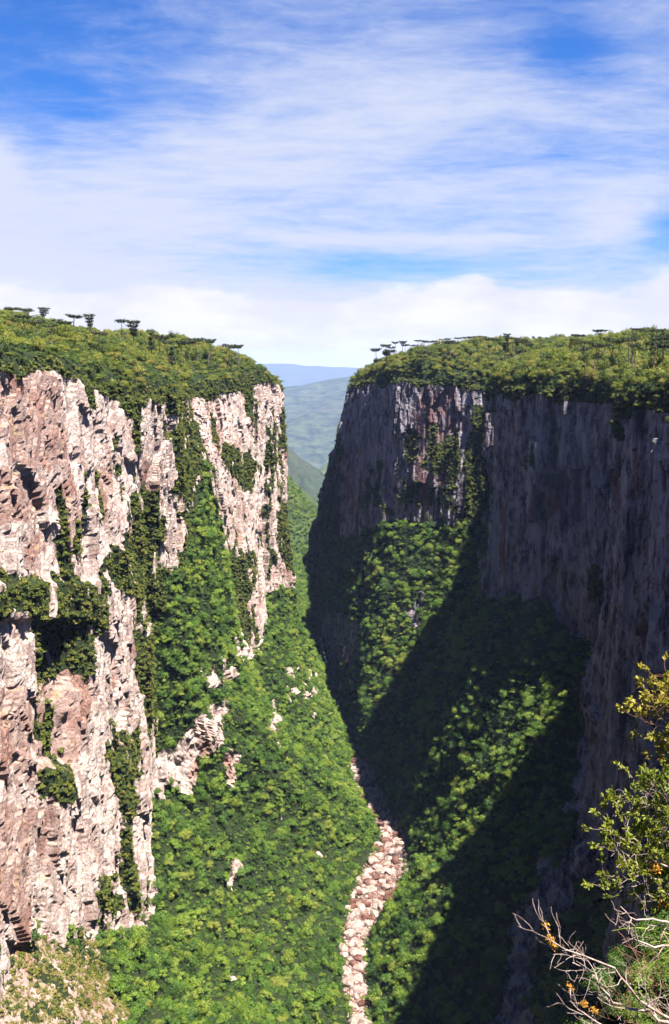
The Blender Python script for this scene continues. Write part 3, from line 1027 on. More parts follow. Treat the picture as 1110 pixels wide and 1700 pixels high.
def scatter(gsub, mask, spacing):
    """random points on a quad grid, chance in proportion to face area and mask"""
    a = gsub[:-1, :-1]
    b = gsub[:-1, 1:]
    c = gsub[1:, 1:]
    d = gsub[1:, :-1]
    ar = 0.5 * np.linalg.norm(np.cross(c - a, d - b), axis=2)
    m = (mask[:-1, :-1] + mask[1:, 1:]) / 2
    w = (ar * m) / (spacing ** 2)
    n = rng.poisson(w)
    ii = np.where(n > 0)
    reps = n[ii]
    I = np.repeat(ii[0], reps)
    J = np.repeat(ii[1], reps)
    u_ = rng.random(len(I))[:, None]
    v_ = rng.random(len(I))[:, None]
    p = (a[I, J] * (1 - u_) + b[I, J] * u_) * (1 - v_) + (d[I, J] * (1 - u_) + c[I, J] * u_) * v_
    return p, I, J


NG = normals(G2) * sg
seenx = (G2[..., 1] > 320) & (G2[..., 1] < 2700)
TPg = tp
masks = {}
drg = dry.reshape(R_, C_)
vm = vegG
talus_m = (TPg >= 1) & (vm > 0.5) & seenx
talR = talus_m & is_right
talL = talus_m & (~is_right) & (drg < 0.5)
put_dry_green = (TPg >= 1) & (TPg < 3) & (drg > 0.5)
cliff_m = (TPg >= 0) & (TPg < 1) & (vm > 0.5) & seenx
plat_m = (TPg < 0) & (TPg > -420) & (G2[..., 1] > 90) & (G2[..., 1] < 2000)

def crown_set(nm, mat, seed):
    return [make_proto(nm, crown_mesh(nm, mat, seed + i, (4, 7, 9, 12, 15, 6, 10, 18)[i], (900, 1100, 1300, 1500, 1700, 950, 1350, 1900)[i], (1.25, 0.75, 0.6, 0.8, 0.65, 1.5, 0.9, 0.7)[i], (0.056, 0.052, 0.047, 0.044, 0.041, 0.058, 0.046, 0.038)[i])) for i in range(8)]


protoF = crown_set('forest_crown', M['forest'], 100)
protoFR = crown_set('shade_toned_forest_crown', M['shade_toned_forest'], 150)
protoUR = [make_proto('shade_toned_undergrowth_bush', crown_mesh('shade_toned_undergrowth_bush', M['shade_toned_undergrowth'], 550 + i, 5 + 2 * i, 420, 0.8, 0.08)) for i in range(4)]
protoU = [make_proto('undergrowth_bush', crown_mesh('undergrowth_bush', M['undergrowth_shade_leaf'], 500 + i, 5 + 2 * i, 420, 0.8, 0.08)) for i in range(4)]
protoP = [make_proto('plateau_crown', crown_mesh('plateau_crown', M['plateau_leaf'], 200 + i, (5, 8, 11, 14, 9, 17)[i], (900, 1100, 1300, 1500, 1200, 1700)[i], (1.2, 0.7, 0.6, 0.75, 0.9, 0.6)[i], (0.056, 0.05, 0.046, 0.042, 0.048, 0.04)[i])) for i in range(6)]
protoS = [make_proto('shrub', crown_mesh('shrub', M['ledge_leaf'], 300 + i, 6 + i, 300, 0.9, 0.12)) for i in range(5)]
protoD = [make_proto('dry_shrub', crown_mesh('dry_shrub', M['dry_leaf'], 400 + i, 5 + i, 160, 0.8, 0.16)) for i in range(4)]


def put(name, gsub, mask, spacing, rlo, rhi, protos, label, zoff=0.0, out=0.0, hs=(0.8, 1.3), noff=None, keep=None):
    p, I, J = scatter(gsub, mask.astype(float), spacing)
    n = len(p)
    r = rlo + (rhi - rlo) * rng.random(n) ** 2.8
    if out and noff is not None:
        p = p + noff[I, J] * (r * out)[:, None]
    p[:, 2] += zoff * r
    rot = np.column_stack((rng.normal(size=n) * 0.08, rng.normal(size=n) * 0.08, rng.random(n) * 6.283))
    sc = np.column_stack((r * rng.uniform(0.8, 1.2, n), r * rng.uniform(0.8, 1.2, n), r * (hs[0] + (hs[1] - hs[0]) * rng.random(n))))
    idx = rng.integers(0, len(protos), n)
    if keep is not None:
        kk = keep(p, r)
        res = (p[~kk], sc[~kk], rot[~kk], idx[~kk])
        p, sc, rot, idx = p[kk], sc[kk], rot[kk], idx[kk]
    else:
        res = None
    gn_scatter(name, p, sc, rot, idx, protos, label)
    print(name, n)
    return res


def in_frame(p, pad=30):
    X, Y = proj(p)
    return (X > -pad) & (X < 1110 + pad) & (Y > -pad) & (Y < 1700 + pad)


put('forest_on_left_slope', G2, talL & ((TPg < 2.965) | (G2[..., 1] > 1040)), 4.5, 1.6, 6.8, protoF, 'dense green forest on the sunlit slope left of the river', -0.15, 0.15, (0.7, 1.6), noff=NG)
put('undergrowth_on_left_slope', G2, talL, 3.2, 1.2, 2.8, protoU, 'lower bushes between the trees of the left slope', -0.1, 0.15, (0.7, 1.6), noff=NG)
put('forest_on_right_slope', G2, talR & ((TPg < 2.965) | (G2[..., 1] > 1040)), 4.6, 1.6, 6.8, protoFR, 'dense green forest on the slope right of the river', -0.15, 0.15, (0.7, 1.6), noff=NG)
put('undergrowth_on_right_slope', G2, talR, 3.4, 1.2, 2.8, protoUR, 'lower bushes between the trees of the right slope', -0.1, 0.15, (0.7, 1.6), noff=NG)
put('shrubs_on_cliff_ledges', G2, cliff_m, 2.5, 1.3, 3.0, protoS, 'shrubs growing on ledges and cracks of the cliffs', -0.4, 0.1, noff=NG)
put('bushes_in_dry_scrub', G2, put_dry_green, 5.5, 1.0, 3.2, protoS, 'green bushes dotted through the dry scrub of the near left slope', -0.2, 0.1, noff=NG)
put('scrub_on_near_slope', G2, (TPg >= 1) & (TPg < 3) & (drg > 0.5), 1.5, 0.5, 1.7, protoD, 'dry yellow scrub at the foot of the near left cliff', -0.3, 0.1, noff=NG)
put('canopy_on_left_plateau', G2[:NPL + 1], plat_m[:NPL + 1] & ~is_right[:NPL + 1], 5.0, 1.7, 6.8, protoP, 'olive green canopy covering the left plateau', 0.1, 0.0, (0.6, 1.5))
put('scrub_on_plateaus', G2[:NPL + 1], plat_m[:NPL + 1], 3.6, 1.2, 2.6, protoU, 'scrub darkened for shade between the trees of the plateau tops', 0.0, 0.0, (0.7, 1.5))
# trees of the right rim: the largest in the picture are things of their own
p, I, J = scatter(G2[:NPL + 1], (plat_m[:NPL + 1] & is_right[:NPL + 1]).astype(float), 4.6)
n = len(p)
r = 2.8 + 3.4 * rng.random(n) ** 1.5
app = r / np.maximum(p[:, 1], 1) * in_frame(p, -4) * (G2[I, J, 2] > -400)
dr_edge = -TPg[I, J]
app = np.where(dr_edge < 60, app, app * 0.3)
top = np.argsort(-app)[:290]
km = np.ones(n, bool)
km[top] = False
scv = np.column_stack((r, r, r * (0.7 + 1.1 * rng.random(n) ** 1.6)))
rotv = np.column_stack((np.zeros(n), np.zeros(n), rng.random(n) * 6.283))
pz = p.copy()
pz[:, 2] += 0.4 * r
gn_scatter('canopy_on_right_plateau', pz[km], scv[km], rotv[km], rng.integers(0, 6, n)[km], protoP, 'green canopy covering the right plateau')
crown_meshes = [crown_mesh('crown', M['plateau_leaf'], 200 + i, (5, 8, 11, 14, 9, 17)[i], (900, 1100, 1300, 1500, 1200, 1700)[i], (1.2, 0.7, 0.6, 0.75, 0.9, 0.6)[i], (0.056, 0.05, 0.046, 0.042, 0.048, 0.04)[i]) for i in range(6)]
tv, tf = tube([(0, 0, -1.2), (0.04, 0, -0.5), (0.0, 0.03, 0.2)], [0.07, 0.055, 0.03], 5)
trunk_me = poly_mesh('trunk', tv, tf, M['bark'])
big_r = np.quantile(r[top], [0.33, 0.67])
for t in top:
    e = bpy.data.objects.new('broadleaf_tree', None)
    e.location = pz[t]
    e.rotation_euler = (0, 0, rotv[t, 2])
    e.scale = scv[t]
    X, Y = proj(pz[t][None])
    sz = ('small', 'rounded', 'broad')[int(np.searchsorted(big_r, r[t]))]
    dd_ = -TPg[I[t], J[t]]
    where = 'overhanging the rim' if dd_ < 10 else ('close behind the rim' if dd_ < 28 else 'high on the skyline slope')
    reg = ('by the hazy canyon gap', 'above the partly sunlit rock face', 'where sunlit face meets dark wall', 'above the left half of the dark wall', 'above the right half of the dark wall', 'above the nearest dark buttress')[int(np.searchsorted([650, 770, 830, 920, 1010], X[0]))]
    link(e, label=f'{sz} leafy tree {where} {reg}', category='tree', group=f'{sz} broadleaf trees {where} {reg}')
    link(bpy.data.objects.new('trunk', trunk_me), e)
    link(bpy.data.objects.new('crown', crown_meshes[t % 6]), e)
print('forest', round(time.time() - T0, 1))
#SECTION2
# ------------------------------------------------------------------ araucarias on the plateau tops
from mathutils.bvhtree import BVHTree
pv = G2[:NPL + 1, ::6].copy()
pr_, pc_ = pv.shape[:2]
ii_ = np.arange(pr_ * pc_).reshape(pr_, pc_)
pf = np.stack((ii_[:-1, :-1], ii_[:-1, 1:], ii_[1:, 1:], ii_[1:, :-1]), -1).reshape(-1, 4)
bvh = BVHTree.FromPolygons([tuple(v) for v in pv.reshape(-1, 3).tolist()], pf.tolist())


def araucaria_meshes(seed, tiers, spread):
    """unit height 1: bare trunk, flat umbrella of upswept boughs with tufts"""
    rg = np.random.default_rng(seed)
    tv, tf = tube([(0, 0, -0.12), (0.004, 0.004, 0.4), (-0.003, 0.002, 0.8), (0, 0, 0.97)], [0.026, 0.022, 0.016, 0.008], 6)
    trunk = poly_mesh('trunk', tv, tf, M['bark'])
    V, Fc, Q = [], [], []
    for (h, rad, nb) in tiers:
        for k in range(nb):
            a = 2 * math.pi * (k + rg.random() * 0.6) / nb
            L = spread * rad * (0.75 + 0.4 * rg.random())
            p0 = np.array((0, 0, h - 0.06))
            d = np.array((math.cos(a), math.sin(a), 0))
            up = 0.05 + 0.03 * rg.random()
            pts = [p0, p0 + d * L * 0.4 + (0, 0, 0.01), p0 + d * L * 0.75 + (0, 0, up * 0.6), p0 + d * L + (0, 0, up)]
            v, f = tube(pts, [0.009, 0.007, 0.005, 0.003], 4)
            f = [tuple(i + len(V) for i in q) for q in f]
            V += v
            Fc += f
            for t in (0.5, 0.65, 0.8, 0.92, 1.0):
                c = p0 + d * L * t + (0, 0, up * t * t)
                m = 10
                cc = c + rg.normal(size=(m, 3)) * (0.032, 0.032, 0.018) + (0, 0, rg.normal() * 0.008)
                nn = rg.normal(size=(m, 3)) * 0.5 + (0, 0, 1)
                Q.append(leaf_quads(cc, nn, np.full(m, 0.026), rg, 0.6))
    boughs = poly_mesh('bough', V, Fc, M['bark'])
    crown = quads_mesh('crown', np.concatenate(Q), M['araucaria'])
    return trunk, boughs, crown


AR = {
    'flat': [araucaria_meshes(1, [(0.98, 1.0, 11), (0.92, 0.8, 7)], 0.30), araucaria_meshes(2, [(0.97, 1.0, 12), (0.93, 1.1, 8)], 0.36), araucaria_meshes(3, [(0.96, 1.0, 9)], 0.28)],
    'tier': [araucaria_meshes(4, [(0.98, 1.0, 10), (0.86, 0.8, 8), (0.74, 0.62, 7), (0.62, 0.5, 6)], 0.26), araucaria_meshes(5, [(0.98, 1.0, 9), (0.9, 0.7, 7), (0.78, 0.55, 6), (0.6, 0.75, 7)], 0.24)],
    'pole': [araucaria_meshes(6, [(0.97, 0.3, 5), (0.8, 0.45, 5), (0.62, 0.6, 6), (0.48, 0.7, 6)], 0.2)],
}
# (photo x, y of the tree top, distance, kind, label, group)
TREES = [
    (14, 514, 900, 'flat', 'flat-topped araucaria, leftmost on the skyline of the left hill', None),
    (40, 513, 880, 'flat', 'wide flat araucaria on the skyline of the left hill beside a taller one', None),
    (70, 512, 840, 'tier', 'dark araucaria at the end of the row on the left skyline', None),
    (120, 524, 760, 'flat', 'low flat araucaria peeking over the left hill beside a tall tiered one', None),
    (149, 523, 720, 'tier', 'tall tiered araucaria standing alone on the left hill slope', None),
    (203, 531, 745, 'flat', 'slender flat-topped araucaria, left one of the pair against the white sky', None),
    (220, 532, 730, 'tier', 'dark bushy tiered araucaria, right one of the pair against the white sky', None),
    (250, 545, 800, 'pole', 'thin spindly conifer rising faintly above the left canopy', None),
    (285, 541, 800, 'pole', 'thin pointed conifer rising highest above the left tower canopy', None),
]
for i, (x_, y_, d_) in enumerate([(300, 556, 880), (262, 556, 860), (276, 558, 850), (312, 560, 900), (326, 562, 930), (345, 560, 950), (349, 564, 960), (378, 564, 985), (384, 570, 990), (396, 571, 1010)]):
    TREES.append((x_, y_, d_, 'flat', 'small flat-topped araucaria on the ridge of the left tower', 'araucarias on the ridge of the left tower'))
for i, (x_, y_, d_) in enumerate([(20, 535, 640), (45, 533, 650), (38, 542, 620), (60, 546, 610), (95, 539, 640), (108, 540, 640), (160, 552, 640), (85, 548, 600)]):
    TREES.append((x_, y_, d_, 'flat', 'brownish flat-topped araucaria half sunk in the olive canopy of the left hill', 'araucarias sunk in the left canopy'))
FARR = [(625, 575), (640, 569), (655, 567), (668, 567), (672, 572), (694, 565), (703, 566), (712, 567), (734, 572), (742, 573), (775, 563), (782, 561), (791, 561), (800, 563), (688, 574), (722, 576), (760, 570), (648, 576)]
for x_, y_ in FARR:
    TREES.append((x_, y_, 1240 - (x_ - 625) * 0.35, 'flat', 'tiny flat-topped araucaria on the far skyline beyond the partly sunlit rock face', 'araucarias on the far right skyline'))
MIDR = [(812, 562), (822, 563), (850, 561), (858, 562), (868, 567), (880, 567), (904, 565), (912, 566), (925, 566), (932, 568), (952, 572), (838, 570), (890, 574)]
for x_, y_ in MIDR:
    TREES.append((x_, y_, 1060 - (x_ - 800) * 0.9, random.choice(['flat', 'flat', 'tier']), 'flat-topped araucaria on the skyline above the dark streaked wall', 'araucarias above the dark streaked wall'))
TREES += [
    (841, 555, 1020, 'tier', 'araucaria standing tallest on the skyline above the dark streaked wall', None),
    (1000, 560, 860, 'flat', 'wide umbrella araucaria clear of its neighbours on the right skyline', None),
    (992, 567, 850, 'flat', 'small low araucaria touching the wide umbrella one on the right skyline', None),
    (958, 570, 830, 'flat', 'dark round-headed araucaria sunk in the right canopy with its trunk showing', None),
    (1068, 556, 780, 'flat', 'broad flat araucaria with a bare trunk left of the tallest one at the right edge', None),
    (1056, 562, 790, 'flat', 'small leaning araucaria beside the broad flat one near the right edge', None),
    (1090, 547, 760, 'flat', 'tallest slender araucaria near the right edge of the skyline', None),
    (1100, 557, 740, 'flat', 'broad araucaria just right of the tallest one at the right edge', None),
    (1110, 556, 745, 'flat', 'araucaria cut by the right edge of the picture', None),
    (1086, 566, 750, 'tier', 'low dark araucaria below the tallest one at the right edge', None),
]
rt = random.Random(5)
for i in range(16):
    x_ = rt.uniform(965, 1105)
    TREES.append((x_, rt.uniform(560, 574), rt.uniform(640, 760), 'flat', 'small araucaria scattered along the right skyline towards the right edge', 'small araucarias on the right skyline'))
for i in range(12):
    x_ = rt.uniform(640, 960)
    TREES.append((x_, rt.uniform(563, 573), 1180 - (x_ - 640) * 0.9, 'flat', 'tiny araucaria just topping the canopy above the middle of the right wall', 'tiny araucarias topping the right canopy'))
n_ar = 0
for k, (x_, y_, d_, kind, lab, grp) in enumerate(TREES):
    top = P(x_, y_, d_)
    hit = bvh.ray_cast(Vector((top[0], top[1], 500)), Vector((0, 0, -1)))
    gz = hit[0].z if hit[0] is not None else top[2] - 16
    H = top[2] - gz
    H = min(max(H, 12), 23)
    Hs = H if kind != 'flat' else H
    e = bpy.data.objects.new('araucaria_tree' if kind != 'pole' else 'conifer_tree', None)
    e.location = (top[0], top[1], gz + 0.5)
    wid = min(max(16 / H, 0.75), 1.25) * H * random.uniform(0.8, 1.25)
    e.scale = (wid, wid, H)
    e.rotation_euler = (random.gauss(0, 0.05), random.gauss(0, 0.05), random.random() * 6.28)
    link(e, label=lab, category='tree')
    if grp:
        e['group'] = grp
    tr, bo, cr = AR[kind][k % len(AR[kind])]
    link(bpy.data.objects.new('trunk', tr), e)
    link(bpy.data.objects.new('bough', bo), e)
    link(bpy.data.objects.new('crown', cr), e)

# ------------------------------------------------------------------ river boulders


def boulder_mesh(name, seed, mat):
    rg = np.random.default_rng(seed)
    import bmesh
    bm = bmesh.new()
    bmesh.ops.create_icosphere(bm, subdivisions=2, radius=1)
    v = np.array([q.co[:] for q in bm.verts])
    # cut flat faces
    for _ in range(9):
        d = rg.normal(size=3)
        d /= np.linalg.norm(d)
        h = 0.62 + 0.25 * rg.random()
        k = v @ d
        v = v - np.maximum(k - h, 0)[:, None] * d
    v *= 1 + 0.07 * fbm(v * 2.3 + seed, 2, seed)[:, None]
    for q, c in zip(bm.verts, v):
        q.co = c
    me = bpy.data.meshes.new(name)
    bm.to_mesh(me)
    bm.free()
    me.materials.append(mat)
    return me


bmesh_pale = [boulder_mesh('boulder', 10 + i, M['boulder']) for i in range(6)]
bmesh_rust = [boulder_mesh('boulder', 30 + i, M['boulder_rust']) for i in range(3)]
nb = 1100
yy = rng.uniform(566, 1025, nb)
hwid = np.interp(yy, riv[:, 1], riv[:, 3])
keepb = rng.random(nb) < hwid / 24 + 0.25
yy, hwid = yy[keepb], hwid[keepb]
uu = rng.uniform(-1, 1, len(yy))
bp = np.stack([np.interp(yy, riv[:, 1], riv[:, k]) for k in (0, 1, 2)], 1)
bp[:, 0] += uu * hwid * 0.95
br = 0.8 + 3.8 * rng.random(len(yy)) ** 2.4
bp[:, 2] += 1.0 + br * 0.25
order = np.argsort(-br / yy)
rest = order[280:]
for k in order[:280]:
    rusty = rng.random() < 0.2
    me = (bmesh_rust if rusty else bmesh_pale)[int(rng.integers(0, 3 if rusty else 6))]
    o = bpy.data.objects.new('boulder', me)
    o.location = bp[k]
    sc = br[k]
    o.scale = (sc * rng.uniform(0.9, 1.5), sc * rng.uniform(0.8, 1.2), sc * rng.uniform(0.6, 0.9))
    o.rotation_euler = (rng.normal() * 0.2, rng.normal() * 0.2, rng.random() * 6.28)
    y_ = yy[k]
    reg = ('in the narrow reach at the bottom of the picture', 'in the narrow reach below the widening', 'in the wide stony bend of the riverbed', 'in the shaded reach above the wide bend', 'in the farthest visible strip of riverbed')[int(np.searchsorted([640, 735, 830, 930], y_))]
    cl = 'rust-brown' if rusty else 'pale pink'
    sz = 'big' if br[k] > 2.2 else 'small'
    link(o, label=f'{sz} {cl} boulder {reg}', category='boulder', group=f'{sz} {cl} boulders {reg}')
protoB = [make_proto('stone', m) for m in bmesh_pale + bmesh_rust]
gn_scatter('river_stones', bp[rest], np.column_stack((br[rest] * 1.2, br[rest], br[rest] * 0.75)), np.column_stack((np.zeros(len(rest)), np.zeros(len(rest)), rng.random(len(rest)) * 6)), rng.integers(0, 9, len(rest)), protoB, 'smaller pale stones strewn over the riverbed')
ns = 5000
yy = rng.uniform(566, 1025, ns)
hwid = np.interp(yy, riv[:, 1], riv[:, 3])
sp = np.stack([np.interp(yy, riv[:, 1], riv[:, k]) for k in (0, 1, 2)], 1)
sp[:, 0] += rng.uniform(-1.15, 1.15, ns) * (hwid + 1)
sp[:, 2] += 1.1
sr = 0.3 + 0.7 * rng.random(ns) ** 2
gn_scatter('river_cobbles', sp, np.column_stack((sr * 1.2, sr, sr * 0.8)), np.column_stack((np.zeros(ns), np.zeros(ns), rng.random(ns) * 6)), rng.integers(0, 9, ns), protoB, 'cobbles and gravel of the dry riverbed')

nbk = 900
yb = rng.uniform(566, 1025, nbk)
hb = np.interp(yb, riv[:, 1], riv[:, 3])
ub = np.where(rng.random(nbk) < 0.5, -1, 1) * rng.uniform(0.72, 1.35, nbk)
kb = fbm(np.column_stack((yb * 0.05, np.sign(ub) * 9, np.zeros(nbk))), 3, 99) > -0.15
pbk = np.stack([np.interp(yb, riv[:, 1], riv[:, k]) for k in (0, 1, 2)], 1)
pbk[:, 0] += ub * hb
pbk[:, 2] += 0.8
pbk, rb_ = pbk[kb], (1.0 + 2.2 * rng.random(nbk) ** 2)[kb]
nb_ = len(pbk)
gn_scatter('riverside_bushes', pbk, np.column_stack((rb_, rb_, rb_ * rng.uniform(0.7, 1.3, nb_))), np.column_stack((np.zeros(nb_), np.zeros(nb_), rng.random(nb_) * 6)), rng.integers(0, 8, nb_), protoF, 'green bushes creeping over the edges of the dry riverbed')

# ------------------------------------------------------------------ far hills and lowland


def hill_material(name, c1, c2, c3, scale):
    m, nt, out = new_mat(name)
    geo = nt.nodes.new('ShaderNodeNewGeometry')
    a = noise(nt, geo.outputs['Position'], scale, 8, 0.8)
    b = noise(nt, mapping(nt, geo.outputs['Position'], (1, 1, 0.35)), scale * 0.12, 5, 0.6)
    c = mix(nt, smooth(nt, a, 0.38, 0.62), c1, c2)
    c = mix(nt, math_node(nt, 'MULTIPLY', smooth(nt, b, 0.54, 0.66), 0.35), c, c3)
    s_ = rough_bsdf(nt, c, 0.95, a, 1.0, 12)
    nt.links.new(s_.outputs[0], out.inputs[0])
    return m


M['hill'] = hill_material('forested hillside', (0.006, 0.013, 0.006), (0.032, 0.045, 0.018), (0.05, 0.045, 0.03), 0.02)
M['hill_light'] = hill_material('light green hillside', (0.020, 0.036, 0.009), (0.050, 0.073, 0.020), (0.079, 0.079, 0.026), 0.02)

M['hill_far'] = hill_material('far forested mountainside', (0.004, 0.010, 0.005), (0.040, 0.052, 0.022), (0.06, 0.05, 0.035), 0.0045)


def ridge(name, crest, front, foot, mat, label, nu=260, nv=110, rel=40, back=None):
    crest = np.array(crest)
    back = back or front
    L = np.concatenate(([0], np.cumsum(np.linalg.norm(np.diff(crest, axis=0), axis=1))))
    t = np.linspace(0, L[-1], nu)
    c = np.stack([np.interp(t, L, crest[:, k]) for k in range(3)], 1)
    kk = np.hanning(15)
    kk /= kk.sum()
    c = np.stack([np.convolve(np.pad(c[:, k], 7, mode='edge'), kk, 'valid') for k in range(3)], 1)
    tg_ = np.gradient(c[:, :2], axis=0)
    tg_ /= np.linalg.norm(tg_, axis=1)[:, None]
    pd = np.stack((tg_[:, 1], -tg_[:, 0]), 1)
    v = np.linspace(-1, 1, nv)
    A = np.zeros((nv, nu, 3))
    for j, q in enumerate(v):
        w = front if q > 0 else back
        A[j, :, :2] = c[:, :2] + pd * (q * w)
        prof = (1 - abs(q)) ** 1.15
        A[j, :, 2] = foot + (c[:, 2] - foot) * prof
    fp = A.reshape(-1, 3)
    g1 = fbm(fp * (1, 1, 0) * (1.0 / (rel * 9)), 5, 61)
    g2 = np.abs(fbm(fp * (1, 1, 0) * (1.0 / (rel * 5)) + 9, 4, 65))
    env = np.repeat(np.sin(np.pi * np.clip(np.abs(v), 0, 1)), nu)
    fp[:, 2] += rel * (g1 - 0.8 * g2) * (0.25 + env * 1.2)
    me = grid_mesh(name, fp.reshape(nv, nu, 3), mat, None, False)
    return link(bpy.data.objects.new(name, me), kind='structure', label=label)


near_hill = ridge('near_valley_hill', [P(300, 600, 2650), P(440, 735, 2500), P(478, 806, 2420), P(512, 848, 2360), P(530, 895, 2300), P(540, 960, 2280)], 330, -520, M['hill_light'], 'green spur at the mouth of the canyon', rel=22)
ridge('dark_valley_hill', [P(250, 620, 7600), P(400, 660, 7200), P(470, 738, 6800), P(505, 785, 6500), P(542, 838, 6300), P(575, 880, 6100)], 1200, -1300, M['hill'], 'dark green hillside descending behind the canyon mouth', rel=60)
ridge('light_valley_hill', [P(760, 660, 10500), P(640, 700, 10000), P(582, 742, 9600), P(532, 783, 9300), P(500, 830, 9000)], 1400, -1500, M['hill_light'], 'pale green hillside descending from the right behind the canyon', rel=70)
ridge('hazy_mountain_ridge', [P(-400, 640, 23000), P(200, 648, 22500), P(430, 645, 22000), P(500, 637, 21500), P(560, 626, 21000), P(640, 615, 20500), P(1000, 620, 20500), P(1500, 640, 21000)], 7500, -1700, M['hill_far'], 'broad hazy blue mountainside closing the view down the canyon', 560, 260, 420)
ridge('farthest_mountain_ridge', [P(-300, 612, 42000), P(300, 604, 42000), P(470, 603, 42000), P(520, 606, 42000), P(600, 611, 41000), P(1200, 612, 41000)], 8000, -1700, M['hill'], 'farthest pale blue mountain ridge under the clouds', 300, 80, 240)
hv_ = near_hill.data
hco = np.empty(len(hv_.vertices) * 3, np.float32)
hv_.vertices.foreach_get('co', hco)
hg = hco.reshape(110, 260, 3).astype(float)
put('forest_on_valley_hill', hg, (hg[..., 0] > -420) & (hg[..., 0] < 150) & (hg[..., 1] < 2480), 7.5, 3.5, 8.0, protoF, 'forest on the green spur at the mouth of the canyon', 0.0)
u = np.linspace(-50000, 50000, 60)
v = np.linspace(-3000, 53000, 60)
gg = np.zeros((60, 60, 3))
gg[..., 0] = u[None]
gg[..., 1] = v[:, None]
gg[..., 2] = -1690
link(bpy.data.objects.new('lowland_ground', grid_mesh('lowland_ground', gg, M['hill'], None, False)), kind='structure', label='green lowland beyond the canyon')

# ------------------------------------------------------------------ near ground on the right


def rock_column(name, cx, cy, ztop, zbot, rx, ry_, mat, label, seed, vegtop, cell=3.0, nu=150, nv=150, a=0.5, kind='structure', tpow=1.5):
    th = np.linspace(0, 2 * math.pi, nu)
    A = np.zeros((nv, nu, 3))
    for j in range(nv):
        t = j / (nv - 1)
        rr = math.sin(min(t / 0.22, 1) * math.pi / 2) * (1 + 0.5 * max(0, t - 0.22))
        z = ztop - (ztop - zbot) * (t ** tpow)
        A[j, :, 0] = cx + rx * rr * np.cos(th)
        A[j, :, 1] = cy + ry_ * rr * np.sin(th)
        A[j, :, 2] = z
    fp = A.reshape(-1, 3)
    d = fp - (cx, cy, 0)
    d[:, 2] = 0
    r0 = np.linalg.norm(d, axis=1)[:, None] + 1e-6
    k = facets(fp / (cell, cell, cell * 1.8), a, a, seed) + facets(fp / (cell * 0.35), a * 0.4, a * 0.5, seed + 1)
    fp += d / r0 * (k * np.clip(r0[:, 0] / (0.5 * rx), 0, 1))[:, None]
    fp[:, 2] += 0.3 * k
    vg = (fbm(fp / cell, 3, seed + 3) > (-0.2 if vegtop else 0.35)).astype(float)
    B = fp.reshape(nv, nu, 3)
    B[:, -1] = B[:, 0]
    me = grid_mesh(name, B, mat, {'veg': vg, 'rust': np.zeros(len(fp)) + 0.5}, True, True)
    return link(bpy.data.objects.new(name, me), kind=kind, label=label), B


spur_o, SPG = rock_column('vegetated_spur', 26, 43, -28, -210, 14, 9, M['cliff_sun'], 'bushy rock spur in the lower right corner below the bare branches', 5, True, 4.0, a=0.6, tpow=2.3)
crag_o, _ = rock_column('viewpoint_crag', 6.3, 9.2, -3.6, -70, 2.9, 2.6, M['cliff_sun'], 'pinkish rock of the viewpoint edge behind the leafy shrub', 8, False, 1.0, a=0.22)

M['bush_leaf'] = leaf_material('bush leaves', [(0.020, 0.040, 0.008), (0.033, 0.066, 0.010), (0.053, 0.092, 0.013), (0.079, 0.112, 0.020)], 0.3)
M['shrub_leaf'] = leaf_material('leathery shrub leaves', [(0.07, 0.09, 0.010), (0.13, 0.145, 0.014), (0.19, 0.18, 0.018), (0.158, 0.132, 0.020), (0.185, 0.099, 0.020)], 3.0)
M['orange_tuft'] = plain_material('orange lichen', (0.27, 0.11, 0.013), (0.38, 0.2, 0.026), 40)
M['grass_blade'] = plain_material('grass blades', (0.079, 0.132, 0.020), (0.165, 0.198, 0.033), 5)

# bushes on the spur
bt = BVHTree.FromPolygons([tuple(v) for v in SPG.reshape(-1, 3).tolist()], [(j * 150 + i, j * 150 + i + 1, (j + 1) * 150 + i + 1, (j + 1) * 150 + i) for j in range(149) for i in range(149)])
bush_me = [crown_mesh('crown', M['bush_leaf'], 700 + i, 16 + i, 4200, 0.8, 0.034) for i in range(3)]
bv, bf = tube([(0, 0, -0.8), (0.03, 0.02, 0), (0, 0, 0.5)], [0.05, 0.04, 0.02], 6)
bstem = poly_mesh('stem', bv, bf, M['bark'])
nbush = 0
BL = ['topmost green bush of the spur under the leafy shrub twigs', 'green bush on the left brow of the spur above the orange twig tips']
for k in range(420):
    a_ = rng.random() * 2 * math.pi
    rr_ = rng.random() ** 0.5 * 17
    x0, y0 = 26 + rr_ * math.cos(a_), 43 + rr_ * math.sin(a_) * 0.62
    hit = bt.ray_cast(Vector((x0, y0, 50)), Vector((0, 0, -1)))
    if hit[0] is None or hit[0].z < -75:
        continue
    e = bpy.data.objects.new('bush', None)
    e.location = hit[0]
    sc = rng.uniform(0.8, 1.9)
    e.scale = (sc, sc, sc * rng.uniform(0.8, 1.2))
    e.rotation_euler = (rng.normal() * 0.15, rng.normal() * 0.15, rng.random() * 6.28)
    X, Y = proj(np.array(hit[0])[None])
    if not (-50 < X[0] < 1150 and Y[0] < 1760) or hit[0].y > 56:
        continue
    row = ('on the crown of the spur', 'halfway down the spur', 'low on the spur at the bottom edge')[int(np.searchsorted([1540, 1640], Y[0]))]
    sd = 'on its left brow' if X[0] < 1010 else 'towards the right edge'
    link(e, label=f'dense green bush {row} {sd}', category='bush', group=f'green bushes {row} {sd}')
    link(bpy.data.objects.new('stem', bstem), e)
    link(bpy.data.objects.new('crown', bush_me[k % 3]), e)
    nbush += 1
print('bushes', nbush)


